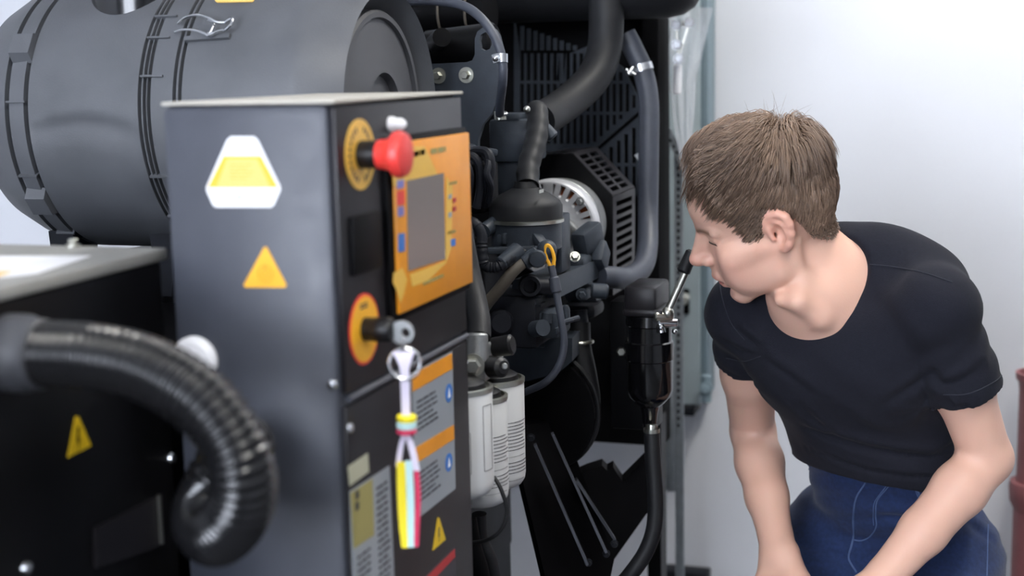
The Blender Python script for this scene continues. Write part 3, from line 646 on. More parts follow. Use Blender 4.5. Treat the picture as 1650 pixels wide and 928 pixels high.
# ------------------------------------------------------------------ charging alternator
YA = 2.20; c = onY(884, 368, YA)
al = thing('charging_alternator', 'silver charging alternator with finned face and copper windings', 'alternator', (c.x, YA, c.z-.08))
AX = Vector((0, -1, 0))
obj('rear_housing', MB().lathe([(-.03, .079), (-.010, .079), (-.004, .0775), (-.002, .0755), (-.002, .0725), (-.012, .072)], c, AX, 64), 'alu_white', al)
obj('copper_winding', MB().lathe([(-.014, .078), (-.013, .040), (-.02, .02)], c, AX, 48), 'copper', al)
for k in range(26):
    an = 2*math.pi*(k+.5)/26; dv = Vector((math.cos(an), 0, math.sin(an)))
    obj('fin', MB().bar(c+dv*.052+AX*-.006, c+dv*.0735+AX*-.006, .0085 if k % 6 else .016, .012, up=AX), 'alu_white', al)
obj('end_shield', MB().lathe([(-.014, .0565), (-.003, .057), (0, .054), (.001, .030), (.004, .026), (.004, 0)], c, AX, 48), 'alu_white', al)
obj('terminal_cover', MB().bar(c+Vector((.020, -.010, .020)), c+Vector((.052, -.010, -.012)), .022, .018, up=AX, bev=.004).bar(c+Vector((-.03, -.008, .034)), c+Vector((.028, -.008, .020)), .016, .014, up=AX, bev=.004).bar(c+Vector((.0, -.010, -.030)), c+Vector((.035, -.010, -.030)), .020, .016, up=AX, bev=.004), 'cast_alu', al)
for dx, dz, r in ((.026, .005, .007), (-.028, .030, .006), (.055, .045, .006), (.02, -.035, .006)):
    obj('nut', MB().hexbolt(c+Vector((dx, -.018 if r > .006 else -.004, dz)), AX, r*.8, .008, r*1.2), 'cast_alu', al)
obj('front_housing', MB().lathe([(-.096, 0), (-.096, .066), (-.085, .075), (-.036, .079), (-.03, .074)], c, AX, 56), 'cast_alu', al)
obj('mounting_arm', MB().bar(c+Vector((.02, .03, -.05)), c+Vector((.06, .03, -.13)), .05, .06, up=AX, bev=.008), 'engine_grey', al)

# ------------------------------------------------------------------ belt guard
bg = thing('belt_guard', 'black belt guard with rows of slots beside the silver alternator', 'guard', onY(940, 480, 2.36))
G0, G1 = 2.30, 2.46
fr = [(868, 251), (922, 248), (986, 316), (986, 476), (868, 476)]
obj('front_plate', sheet(pxY(fr, G0), [], (0, .003, 0)), 'black_paint', bg)
def wall(a, b, na, nb, rows, slots, name):                  # slotted flange from edge a-b straight back
    a, b = Vector(a), Vector(b); D = Vector((0, G1-G0, 0)); u = b-a
    holes = []
    for (s0, s1) in slots:
        for k in range(rows):
            t0, t1 = (k+na)/rows, (k+1-na)/rows; t0, t1 = .05+.9*t0, .05+.9*t1
            holes.append([a+u*t0+D*s0, a+u*t1+D*s0, a+u*t1+D*s1, a+u*t0+D*s1])
    n = u.cross(D).normalized()*.002
    obj(name, sheet([a, b, b+D, a+D], holes, n), 'door_paint', bg)
A_, B_, C_ = onY(922, 248, G0), onY(986, 316, G0), onY(986, 476, G0)
wall(A_, B_, .16, 0, 7, ((.12, .42), (.52, .82)), 'bevel_flange')
wall(B_, C_, .22, 0, 10, ((.15, .85),), 'side_flange')
wall(onY(868, 251, G0), A_, .2, 0, 3, ((.2, .4),), 'top_flange')

# ------------------------------------------------------------------ radiator with fan guard
ra = thing('radiator', 'black radiator with slotted fan guard at the far end of the engine', 'radiator', (-.95, 2.68, .0))
RY = 2.62
xr = onY(1064, 400, RY).x
zb = onY(980, 703, RY).z
obj('core', MB().box((-1.55, RY+.02, zb), (xr-.03, RY+.08, 1.62), .004), 'deep_black', ra)
obj('side_frame', MB().box((xr-.03, RY-.01, zb-.02), (xr, RY+.09, 1.60), .003), 'matt_black', ra)
obj('lower_shroud', MB().box((-1.50, RY-.05, zb), (onY(1040, 600, RY-.05).x, RY+.02, onY(980, 470, RY).z), .004), 'black_paint', ra)
obj('top_tank', MB().box((-1.55, RY-.01, onY(900, 30, RY).z), (xr, RY+.09, 1.72), .01), 'door_paint', ra)
obj('support_post', MB().box((onY(1046, 700, RY).x, RY-.02, 0), (onY(1068, 700, RY).x, RY+.03, zb+.05)), 'black_paint', ra)
obj('support_post', MB().box((-1.50, RY-.02, 0), (-1.45, RY+.03, zb+.05)), 'black_paint', ra)
GY = 2.55
def lerp_y(x, pts):
    for (x0, y0), (x1, y1) in zip(pts, pts[1:]):
        if x0 <= x <= x1: return y0+(y1-y0)*(x-x0)/(x1-x0)
    return pts[-1][1] if x > pts[-1][0] else pts[0][1]
topA = [(828, 26), (952, 72), (1004, 108), (1036, 172)]; botA = [(828, 244), (954, 244), (1036, 173)]
holes = []; x = 838
while x < 1026:
    yt, yb = lerp_y(x+3, topA)+11, lerp_y(x+3, botA)-12
    if 905 < x < 950: pass
    for r0, r1 in ((0, 81), (86, 130), (135, 180), (185, 260)):
        a, b = max(yt, r0), min(yb, r1)
        if b-a > 5: holes.append(pxY([(x, a), (x+6, a), (x+6, b), (x, b)], GY))
    x += 10.6
obj('guard_panel', sheet(pxY(topA+botA[::-1], GY), holes, (0, .003, 0)), 'engine_grey', ra)
holes = []; x = 969
while x < 1050:
    a, b = lerp_y(x+3, [(960, 246), (1058, 164)])+11, min(318, 252+(x-966)*1.05)
    for r0, r1 in ((0, 263), (268, 340)):
        p, q = max(a, r0), min(b, r1)
        if q-p > 4: holes.append(pxY([(x, p), (x+6.5, p), (x+6.5, q), (x, q)], GY-.02))
    x += 12.2
obj('guard_panel', sheet(pxY([(958, 247), (1040, 178), (1058, 164), (1058, 330), (1040, 330)], GY-.02), holes, (0, .003, 0)), 'engine_grey', ra)
obj('guard_return', MB().prism([onY(958, 247, GY-.02), onY(1058, 164, GY-.02), onY(1058, 164, GY-.02)+Vector((0, .02, .002)), onY(958, 247, GY-.02)+Vector((0, .02, .002))], (0, 0, -.003)), 'engine_grey', ra)
holes = []
for k in range(12):
    y = 500+k*11.5
    holes.append(pxY([(992, y), (1006, y), (1006, y+5), (992, y+5)], RY-.055))
obj('lower_grille', sheet(pxY([(984, 440), (1012, 440), (1012, 650), (984, 650)], RY-.055), holes, (0, .003, 0)), 'door_paint', ra)
obj('light_tab', MB().prism(pxY([(1022, 250), (1031, 245), (1031, 262)], GY-.025), (0, .002, 0)), 'alu_white', ra)

# ------------------------------------------------------------------ pipes and hoses in front of the radiator
zt = onY(950, 33, 2.44).z
xe = onY(1133, 0, 2.44).x
R_ = .068
obj('charge_air_pipe', MB().lathe([(0, 0), (0, R_), (.52, R_), (.545, R_*.93), (.565, R_*.74), (.577, R_*.45), (.58, 0)], (xe-.58, 2.44, zt+R_), (1, 0, 0), 40), 'rubber', label='thick black pipe with rounded end running across the top edge', cat='pipe')
obj('elbow_hose', MB().tube([P(976, -20, 2.42), P(977, 30, 2.42), P(974, 78, 2.42), P(958, 122, 2.40), P(926, 156, 2.36), P(893, 180, 2.30), P(868, 195, 2.24)], .0305, 32, 10, rfun=lambda t, L: .0305-.003*t), 'rubber', label='fat black elbow hose curving down to the engine from the top pipe', cat='hose')
obj('coolant_hose', MB().tube([P(1008, 55, 2.46), P(1020, 78, 2.46), P(1036, 115, 2.46), P(1045, 165, 2.46), P(1045, 250, 2.46), P(1044, 340, 2.46), P(1043, 400, 2.42), P(1034, 432, 2.37), P(1012, 447, 2.32), P(988, 447, 2.27), P(966, 446, 2.25)], .0178, 22, 10), 'rubber_grey', label='grey rubber coolant hose bending down beside the slotted guard', cat='hose')
hc = thing('hose_clamp', 'bright steel clamp around the top of the grey coolant hose', 'clamp', P(1026, 125, 2.46))
ca = (P(1045, 160, 2.46)-P(1022, 84, 2.46)).normalized(); cp = P(1034, 110, 2.46)
obj('band', MB().lathe([(-.006, .0182), (-.006, .0198), (.006, .0198), (.006, .0182)], cp, ca, 32), 'steel', hc)
obj('screw_housing', MB().box(P(1010, 122, 2.435), P(1022, 110, 2.445), .002).cyl(P(1012, 119, 2.43), P(1020, 108, 2.43), .004, seg=10).cyl(P(1008, 112, 2.432), P(1024, 120, 2.432), .0035, seg=10), 'steel', hc)
obj('vent_hose', MB().tube([P(560, -6, 2.05), P(640, 1, 2.04), P(705, 2, 2.02), P(748, 10, 2.0), P(778, 32, 1.985), P(798, 62, 1.98), P(809, 95, 1.98), P(810, 130, 1.99), P(806, 165, 2.04), P(805, 188, 2.09)], .0066, 14, 10), 'rubber_grey', label='thin grey hose arching over the lifting bracket', cat='hose')
pc = thing('pipe_clip', 'small bright steel clip holding the thin arching hose', 'clamp', P(805, 104, 1.97))
obj('strap', MB().lathe([(-.006, .0068), (-.006, .0082), (.006, .0082), (.006, .0068)], P(809, 94, 1.98), CU, 24), 'steel', pc)
obj('clip_tab', MB().bar(P(794, 95, 1.977), P(806, 92, 1.972), .012, .003, up=(0, 1, 0)).ball(P(798, 94, 1.972), .0045), 'steel', pc)
u2 = thing('hose_union', 'small bright steel union at the foot of the thin hose', 'fitting', P(806, 192, 2.08))
obj('band', MB().lathe([(-.006, .0068), (-.006, .0092), (.006, .0092), (.006, .0068)], P(806, 186, 2.085), (0, 0, 1), 20), 'zinc', u2)
obj('screw', MB().cyl(P(812, 184, 2.075), P(818, 183, 2.075), .0035, seg=10), 'steel', u2)

# ------------------------------------------------------------------ water separator with pump lever
DW = 2.16
ws = thing('water_separator', 'glossy black cylindrical water separator with a hand pump lever', 'filter', P(1047, 690, DW))
mat('gloss_black', (10, 10, 12), .16, coat=.3)
pr, o = vert(1046, ((502, 0), (502, 30), (506, 37), (522, 38), (524, 36), (548, 36), (550, 39), (578, 39), (580, 37), (628, 37), (640, 33), (650, 24), (656, 16), (668, 13), (690, 11), (690, 0)), DW)
obj('bowl', MB().lathe(pr, o, (0, 0, 1), 48), 'gloss_black', ws)
obj('pump_head', MB().box(P(1010, 503, DW)+Vector((0, -.02, 0)), P(1068, 456, DW)+Vector((0, .05, 0)), .006).box(P(1003, 510, DW-.02), P(1072, 496, DW-.02)+Vector((0, .05, 0)), .004), 'door_paint', ws)
obj('mounting_plate', MB().box(P(985, 690, DW+.10), P(1066, 478, DW+.10)+Vector((0, .006, 0)), .002), 'black_paint', ws)
for a, b, r in ((1000, 564, .0075), (1009, 524, .0042), (1009, 539, .0042)):
    obj('bolt', MB().hexbolt(P(a, b, DW+.085), (.3, -.95, 0), r, .012, r*1.2), 'zinc', ws)
obj('bleed_port', MB().cyl(P(1064, 522, DW-.03), P(1066, 536, DW-.03), .006, seg=12).cyl(P(1060, 520, DW-.03), P(1090, 520, DW-.02), .0065, seg=12, bev=.001).ball(P(1087, 534, DW-.02), .0042).ball(P(1065, 528, DW-.037), .0042), 'steel', ws)
lv = obj('pump_lever', MB().cyl(P(1074, 506, DW-.03), P(1106, 436, DW-.03), .0058, seg=14).cyl(P(1054, 510, DW-.035), P(1084, 508, DW-.025), .0072, seg=14, bev=.002).ball(P(1076, 504, DW-.03), .0095), 'zinc', ws, label='steel pump lever')
obj('lever_grip', MB().cyl(P(1100, 440, DW-.03), P(1116, 404, DW-.03), .0105, .0095, seg=16, bev=.003), 'rubber', lv)
obj('drain_cock', MB().cyl(P(1050, 684, DW), P(1050, 700, DW), .009, seg=14).lathe([(0, .0125), (.006, .0125)], P(1050, 696, DW), (0, 0, 1), 20), 'zinc', ws)
obj('drain_pipe', MB().tube([P(1050, 692, DW), P(1052, 740, DW), P(1056, 800, DW), P(1054, 850, DW), P(1040, 890, DW), P(1016, 925, DW), P(990, 955, DW+.02)], .0122, 18, 8), 'rubber', ws)

# ------------------------------------------------------------------ engine mount and skid
em = en
obj('web_plate', MB().prism([P(822, 690, 2.18), P(905, 676, 2.30), P(990, 900, 2.22), P(960, 1040, 2.2), P(905, 1040, 2.16)], (-.02, .03, 0)), 'deep_black', em)
for a, b, d in (((862, 716), (946, 908), 2.13), ((890, 698), (976, 888), 2.16), ((928, 772), (990, 868), 2.24)):
    obj('flange', MB().bar(P(*a, d), P(*b, d), .004, .03, up=FWD), 'cabinet_paint', em)
for a, b in ((856, 705), (948, 906), (977, 892), (990, 876)):
    obj('bolt', MB().hexbolt(P(a, b, 2.13 if a < 950 else 2.17), (.3, -.95, 0), .0045, .006, .006), 'engine_dark', em)
obj('cross_member', MB().prism([P(912, 772, 2.36), P(945, 758, 2.36), P(970, 750, 2.36), P(978, 758, 2.36), P(988, 753, 2.36), P(1003, 776, 2.36), P(1022, 757, 2.36), P(1046, 733, 2.40), P(1046, 822, 2.40), P(962, 940, 2.34), P(900, 940, 2.32)], (-.01, .04, 0)), 'deep_black', em)
sk = thing('skid_frame', 'black steel skid frame carrying the generator set', 'frame', (-1.0, 1.6, 0))
for x in (-1.40, -.82):
    obj('rail', MB().box((x-.05, .30, 0), (x+.05, 2.45, .20), .006), 'black_paint', sk)
for y in (.45, 1.25, 2.0):
    obj('cross_beam', MB().box((-1.35, y-.05, .02), (-.87, y+.05, .20), .004), 'black_paint', sk)
obj('cabinet_outrigger', MB().box((-.755, 1.18, .15), (-.55, 1.52, .2497), .004), 'black_paint', sk)
obj('alternator_foot', MB().box((-1.40, .40, .20), (-.80, 1.20, .2497), .004), 'deep_black', sk)
for y in (1.45, 1.90, 2.14):
    EO('engine_foot', MB().box((-1.40, y-.05, .2005), (-.80, y+.05, .44), .006), 'deep_black')

# ------------------------------------------------------------------ at the back wall
xp = onY(1128, 300, 3.15).x
dp_ = thing('air_duct_panel', 'pale grey sheet metal duct panel on the wall behind the radiator', 'panel', (-.9, 3.2, .75))
zp = onY(1110, 652, 3.15).z
obj('panel_sheet', MB().box((-1.25, 3.15, zp), (xp, 3.243, 2.4), .003), 'panel_pale', dp_)
obj('edge_profile', MB().box((xp, 3.155, zp+.02), (onY(1141, 300, 3.155).x, 3.243, 2.4), .002), 'panel_blue', dp_)
obj('bottom_channel', MB().box((-1.2, 3.13, zp-.022), (xp-.01, 3.2, zp), .002), 'engine_dark', dp_)
obj('hinge', MB().cyl(onY(1138, 648, 3.12), onY(1138, 604, 3.12), .012, seg=14, bev=.002).hexbolt(onY(1137, 626, 3.11), (.2, -1, 0), .010, .012, .015), 'panel_blue', dp_)
a, b = onY(1095, 465, 3.148), onY(1111, 505, 3.148)
la = obj('latch', MB().box((a.x, 3.135, b.z), (b.x, 3.15, a.z), .002), 'deep_black', dp_)
obj('latch_handle', MB().cyl(onY(1098, 486, 3.13), onY(1107, 476, 3.12), .010, seg=14, bev=.003).ball(onY(1100, 484, 3.125), .012), 'zinc', la)
sa = thing('slotted_angle', 'galvanised slotted steel angle standing beside the radiator', 'steel angle', onY(1094, 700, 2.86))
SY = 2.86
holes = [pxY([(1090.5, y), (1095, y), (1095, y+6), (1090.5, y+6)], SY) for y in np.arange(246, 690, 11.2)]
obj('upright', sheet(pxY([(1086, 240), (1100, 240), (1104, 1400), (1090, 1400)], SY), holes, (0, .003, 0)), 'galvanised', sa)
u = Vector((50, 92)); u = (50, 90); holes = []
for k in range(9):
    x, y = 1066+k*5.3, 206+k*9.6
    holes.append(pxY([(x, y), (x+4, y-2), (x+6.6, y+3), (x+2.6, y+5)], SY-.01))
obj('slot_backing', MB().prism(pxY([(1088, 243), (1098, 243), (1102, 1400), (1092, 1400)], SY+.005), (0, .012, 0)), 'matt_black', sa)  # added dark strip that makes the slots of the upright look dark
obj('brace_backing', MB().prism(pxY([(1056, 186), (1063, 182), (1114, 275), (1107, 279)], SY-.006), (0, .004, 0)), 'matt_black', sa)  # dark sheet added behind the brace so its holes show black
obj('brace', sheet(pxY([(1052, 184), (1064, 178), (1118, 276), (1104, 282)], SY-.01), holes, (0, .003, 0)), 'galvanised', sa)
obj('lower_upright', MB().box((onY(1068, 700, SY).x, SY, onY(1075, 792, SY).z), (onY(1087, 700, SY).x, SY+.03, onY(1075, 560, SY).z), .002), 'galvanised', sa)
fp = thing('foot_plate', 'dark steel foot plate low against the white wall', 'plate', onY(1105, 960, 3.1))
obj('plate', MB().box((onY(1068, 930, 3.2).x, 3.19, 0), (onY(1140, 930, 3.2).x, 3.243, onY(1100, 920, 3.2).z), .004), 'engine_dark', fp)
# wrapped fitting under the top pipe
wr = thing('plastic_wrap', 'crumpled clear plastic film hanging below the top pipe', 'plastic film', onY(1095, 240, 2.62))
me_v, me_f = [], []; NU, NV = 40, 44; r_ = random.Random(5)
ph = [r_.random()*6.28 for _ in range(12)]
for j in range(NV+1):
    v = j/NV; y = 12+v*275
    lft = lerp_y(y, [(0, 1079), (60, 1079), (140, 1080), (200, 1086), (290, 1104)]); rgt = lerp_y(y, [(0, 1150), (40, 1140), (90, 1130), (140, 1120), (200, 1116), (290, 1114)])
    for i in range(NU+1):
        a = 2*math.pi*i/NU; cxp = (lft+rgt)/2; hw = (rgt-lft)/2
        wob = 1+.12*math.sin(3*a+ph[0]+v*7)*math.sin(5*v+ph[5])+.10*math.sin(5*a+ph[1]-v*13)+.06*math.sin(9*a+ph[2]+v*21)*math.sin(11*v+ph[6])
        p = onY(cxp+hw*math.cos(a)*min(wob, 1.06), y, 2.66)
        p.y += -.045*math.sin(a)*(wob+.25*math.sin(9*a+ph[3]))*(1-.5*v)
        me_v.append(p)
for j in range(NV):
    for i in range(NU):
        me_f.append((j*(NU+1)+i, j*(NU+1)+i+1, (j+1)*(NU+1)+i+1, (j+1)*(NU+1)+i))
me = bpy.data.meshes.new('film'); me.from_pydata(me_v, [], me_f); finish('film', me, 'clear_film', wr, angle=None)
tr_ = thing('threaded_rod', 'bright steel rod and nuts inside the clear plastic film', 'rod', onY(1090, 160, 2.66))
obj('rod', MB().cyl(onY(1086, 41, 2.66), onY(1118, 34, 2.66), .005, seg=12), 'zinc', tr_)
for a, b in ((1090, 40), (1111, 36), (1090, 72), (1093, 95)):
    obj('nut', MB().hexbolt(onY(a, b, 2.656), (.2, -1, 0), .0085, .012, .010), 'steel', tr_)
obj('sight_tube', MB().cyl(onY(1091, 152, 2.66), onY(1092, 104, 2.66), .008, seg=14, bev=.003), 'sticker_white', tr_)
obj('hanger', MB().bar(onY(1093, 95, 2.662), onY(1090, 40, 2.662), .004, .004).bar(onY(1093, 95, 2.662), onY(1111, 36, 2.662), .004, .004).bar(onY(1092, 104, 2.662), onY(1093, 95, 2.662), .006, .006), 'zinc', tr_)
rp_ = thing('red_pipe', 'dull red standpipe with flared sockets at the right edge', 'pipe', onY(1678, 1000, 3.05))
cpx = onY(1676, 700, 3.05); k = 3.05/FPX
rt, rm = onY(1676, 600, 3.05).z, onY(1676, 785, 3.05).z
obj('upper_pipe', MB().lathe([(rm+.01, .044), (rt-.035, .044), (rt-.02, .046), (rt-.014, .051), (rt, .052), (rt, .047), (rt-.02, .044)], (cpx.x, cpx.y, 0), (0, 0, 1), 36), 'red_pipe', rp_)
obj('socket', MB().lathe([(rm-.05, .047), (rm-.03, .056), (rm, .058), (rm+.012, .056), (rm+.012, .044)], (cpx.x, cpx.y, 0), (0, 0, 1), 36), 'red_pipe', rp_)
obj('lower_pipe', MB().lathe([(0, 0), (0, .048), (rm-.03, .048)], (cpx.x, cpx.y, 0), (0, 0, 1), 36), 'red_pipe', rp_)
# ------------------------------------------------------------------ organic surfaces: distance fields turned into meshes
def V3(v): return np.array(v[:], dtype=np.float64)
class Field:
    def __init__(s, xs, ys, zs):
        s.ax = [np.asarray(a, np.float32) for a in (xs, ys, zs)]
        s.f = np.full(tuple(len(a) for a in s.ax), .2, np.float32)
    def win(s, lo, hi, pad):
        sl = []
        for a, l, h in zip(s.ax, lo, hi):
            i0 = int(np.searchsorted(a, l-pad)); i1 = int(np.searchsorted(a, h+pad)); sl.append(slice(max(i0-1, 0), min(i1+1, len(a))))
        return tuple(sl)
    def put(s, lo, hi, k, fn, op='u', pad=None):
        w = s.win(lo, hi, (pad if pad is not None else k+.02)); 
        if any(q.stop-q.start < 2 for q in w): return
        X, Y, Z = np.meshgrid(s.ax[0][w[0]], s.ax[1][w[1]], s.ax[2][w[2]], indexing='ij')
        d = fn(X, Y, Z).astype(np.float32); a = s.f[w]
        if op == 'u':
            h = np.clip(.5+.5*(a-d)/k, 0, 1); s.f[w] = a*(1-h)+d*h-k*h*(1-h)
        elif op == 's':
            d = -d; h = np.clip(.5-.5*(a-d)/k, 0, 1); s.f[w] = a*(1-h)+d*h+k*h*(1-h)
        else: s.f[w] = np.maximum(a, d)
    def cone(s, a, b, r1, r2, k=.01, op='u'):
        a, b = V3(a), V3(b); ba = b-a; l2 = max(float(ba@ba), 1e-9); R = max(r1, r2)
        def fn(X, Y, Z):
            px, py, pz = X-a[0], Y-a[1], Z-a[2]
            t = np.clip((px*ba[0]+py*ba[1]+pz*ba[2])/l2, 0, 1)
            return np.sqrt((px-ba[0]*t)**2+(py-ba[1]*t)**2+(pz-ba[2]*t)**2)-(r1+(r2-r1)*t)
        s.put(np.minimum(a, b)-R, np.maximum(a, b)+R, k, fn, op)
    def ell(s, c, rad, M=None, k=.01, op='u'):
        c = V3(c); rad = np.asarray(rad, float); M = np.eye(3) if M is None else np.asarray(M)
        ext = np.sqrt(((M*rad)**2).sum(1))
        def fn(X, Y, Z):
            p = [X-c[0], Y-c[1], Z-c[2]]
            q = [p[0]*M[0, i]+p[1]*M[1, i]+p[2]*M[2, i] for i in range(3)]
            k0 = np.sqrt(sum((q[i]/rad[i])**2 for i in range(3))); k1 = np.sqrt(sum((q[i]/rad[i]**2)**2 for i in range(3)))+1e-9
            return k0*(k0-1)/k1
        s.put(c-ext, c+ext, k, fn, op)
    def chain(s, pts, rs, k=.01, op='u'):
        for i in range(len(pts)-1): s.cone(pts[i], pts[i+1], rs[i], rs[i+1], k, op)
    def cut(s, p, n):                                        # keep the side opposite to n
        p, n = V3(p), V3(n); n = n/np.linalg.norm(n)
        X, Y, Z = np.meshgrid(*s.ax, indexing='ij'); s.f = np.maximum(s.f, ((X-p[0])*n[0]+(Y-p[1])*n[1]+(Z-p[2])*n[2]).astype(np.float32))
    def mesh(s):
        f = s.f; neg = f < 0; n = f.shape
        c = np.zeros((n[0]-1, n[1]-1, n[2]-1), np.uint8)
        for i in (0, 1):
            for j in (0, 1):
                for k in (0, 1): c += neg[i:n[0]-1+i, j:n[1]-1+j, k:n[2]-1+k]
        I, J, K = np.nonzero((c > 0) & (c < 8)); N = len(I)
        idx = np.full(c.shape, -1, np.int32); idx[I, J, K] = np.arange(N)
        acc = np.zeros((N, 3)); cnt = np.zeros(N)
        co = lambda i, j, k: np.stack([s.ax[0][i], s.ax[1][j], s.ax[2][k]], 1).astype(np.float64)
        corners = [(i, j, k) for i in (0, 1) for j in (0, 1) for k in (0, 1)]
        for a in corners:
            for ax in range(3):
                if a[ax]: continue
                b = list(a); b[ax] = 1
                A = (I+a[0], J+a[1], K+a[2]); B = (I+b[0], J+b[1], K+b[2]); fa, fb = f[A], f[B]
                m_ = (fa < 0) != (fb < 0); t = np.where(m_, fa/(fa-fb+1e-20), 0)[:, None]
                pa, pb = co(*A), co(*B); acc += np.where(m_[:, None], pa+(pb-pa)*t, 0); cnt += m_
        verts = acc/cnt[:, None]
        quads = []
        for ax in range(3):
            sh = [slice(None)]*3; sh2 = [slice(None)]*3; sh[ax] = slice(0, -1); sh2[ax] = slice(1, None)
            na, nb = neg[tuple(sh)], neg[tuple(sh2)]
            for flip in (0, 1):
                e = np.array(np.nonzero((na & ~nb) if not flip else (~na & nb)))
                u, v = [(1, 2), (2, 0), (0, 1)][ax]
                ok = (e[u] > 0) & (e[v] > 0) & (e[u] < n[u]-1) & (e[v] < n[v]-1); e = e[:, ok]
                def cell(du, dv):
                    q = e.copy(); q[u] -= du; q[v] -= dv; return idx[q[0], q[1], q[2]]
                q = np.stack([cell(1, 1), cell(0, 1), cell(0, 0), cell(1, 0)], 1)
                quads.append(q[:, ::-1] if flip else q)
        return verts, np.concatenate(quads)
def smooth_verts(v, q, it=2, lam=.5):
    e = np.concatenate([q[:, [i, (i+1) % 4]] for i in range(4)]); n = len(v)
    deg = np.bincount(e[:, 0], minlength=n)+np.bincount(e[:, 1], minlength=n)
    for _ in range(it):
        s = np.zeros_like(v)
        for c in range(3):
            s[:, c] = np.bincount(e[:, 0], v[e[:, 1], c], n)+np.bincount(e[:, 1], v[e[:, 0], c], n)
        v = v+(lam if _ % 2 == 0 else -lam*1.04)*(s/np.maximum(deg, 1)[:, None]-v)
    return v
def np_mesh(name, v, q):
    me = bpy.data.meshes.new(name); me.vertices.add(len(v)); me.vertices.foreach_set('co', v.astype(np.float32).ravel())
    k = q.shape[1]; me.loops.add(q.size); me.loops.foreach_set('vertex_index', q.astype(np.int32).ravel())
    me.polygons.add(len(q)); me.polygons.foreach_set('loop_start', np.arange(0, q.size, k, dtype=np.int32)); me.polygons.foreach_set('loop_total', np.full(len(q), k, np.int32))
    me.update(calc_edges=True); me.validate(); return me
def paint(me, cols):
    at = me.color_attributes.new('tint', 'FLOAT_COLOR', 'POINT'); c = np.ones((len(cols), 4), np.float32); c[:, :3] = cols
    at.data.foreach_set('color', c.ravel())
def tint_mat(name, rough, sss=0., spec=.5, bump=0., bscale=300., sheen=0., weave=0.):
    m = mat(name, (128, 128, 128), rough, sss=sss, spec=spec, bump=bump, bscale=bscale, sheen=sheen); nt = m.node_tree
    a = nt.nodes.new('ShaderNodeAttribute'); a.attribute_name = 'tint'; nt.links.new(a.outputs['Color'], nt.nodes['Principled BSDF'].inputs['Base Color']); return m
tint_mat('skin', .46, sss=.12, spec=.4, bump=.10, bscale=420)
tint_mat('hair_strand', .36, spec=.6)
mat('shirt_cloth', (29, 30, 38), .9, var=.10, scale=260, bump=.25, bscale=700, spec=.15, sheen=.03)
mat('denim', (30, 44, 78), .85, var=.22, scale=160, bump=.3, bscale=900, spec=.2, sheen=.1)
mat('denim_thread', (66, 84, 120), .85)
mat('shirt_thread', (40, 43, 52), .9)
mat('eyeball', (225, 222, 215), .15); mat('iris', (60, 70, 70), .15)
mat('lash', (60, 44, 36), .7)
mat('shoe', (40, 40, 44), .6); mat('sole', (200, 200, 198), .7)

# ------------------------------------------------------------------ pose of the man, in metres in the room
HO = np.array([-.2793, 1.9767, 1.2832])                    # midpoint between the ears
HF, HL, HU = np.array([-.91378, -.12456, -.38663]), np.array([.22405, -.94850, -.22396]), np.array([-.33882, -.29127, .89463])
HB = np.stack([HF, HL, HU], 1)
def H(f, l, u): return HO+HB@np.array([f, l, u])
def nrm(v): v = np.asarray(v, float); return v/np.linalg.norm(v)
SR, SL = V3(P(1200, 500, 2.10)), V3(P(1506, 492, 1.92))
NB = V3(P(1342, 462, 2.01)); PEL = V3(P(1432, 885, 2.27))
TU = nrm(NB-PEL); TL = SL-SR; TL = nrm(TL-TU*(TL@TU)); TF = np.cross(TL, TU); TB = np.stack([TL, TF, TU], 1)
ER, WR = V3(P(1213, 695, 2.27)), V3(P(1256, 893, 2.12))
EL, WL = V3(P(1590, 738, 1.99)), V3(P(1402, 955, 1.94))
PLt = nrm(TL*.75+V3(CR)*.25); PLt[2] *= .3; PLt = nrm(PLt); PF = nrm(np.cross(PLt, [0, 0, 1])); PB = np.stack([PLt, PF, np.cross(PLt, PF)*-1], 1)
PB[:, 2] = np.cross(PB[:, 0], PB[:, 1]); 
HR, HLg = PEL-PLt*.085+np.array([0, 0, -.01]), PEL+PLt*.085+np.array([0, 0, -.01])
def leg(h, side):
    kz = .50; dz = h[2]-kz; fw = math.sqrt(max(.43**2-dz*dz, .01)); k = h+PF*fw+PLt*side*.05; k[2] = kz
    a = k-PF*.14+PLt*side*.01; a[2] = .10
    return k, a
KR, AR_ = leg(HR, -1); KL, AL_ = leg(HLg, 1)
T_ = lambda l, f, u, o=None: (NB if o is None else o)+TB@np.array([l, f, u])
TLen = np.linalg.norm(NB-PEL)
man = thing('person', 'young man in a black T-shirt and blue jeans bending forward, looking at the engine', 'person', ((AR_[0]+AL_[0])/2, (AR_[1]+AL_[1])/2, 0))

def axis(lo, hi, h, fine=()):
    out = [lo]
    while out[-1] < hi:
        st = h
        for a, b, hf in fine:
            if a <= out[-1] <= b: st = hf
            elif out[-1] < a < out[-1]+h: st = min(st, max(hf, a-out[-1]))
        out.append(out[-1]+st)
    return np.array(out)
allp = np.stack([HO, SR, SL, PEL, ER, WR, EL, WL, KR, KL, AR_, AL_])
lo, hi = allp.min(0)-.19, allp.max(0)+.19
hc_ = H(.005, 0, .0); hr = .150
fx, fy, fz = [[(hc_[i]-hr-(.02 if i == 2 else 0), hc_[i]+hr, .0024)] for i in range(3)]
B = Field(axis(lo[0], hi[0], .0055, fx), axis(lo[1], hi[1], .0055, fy), axis(-.01, HO[2]+.18, .0055, fz))
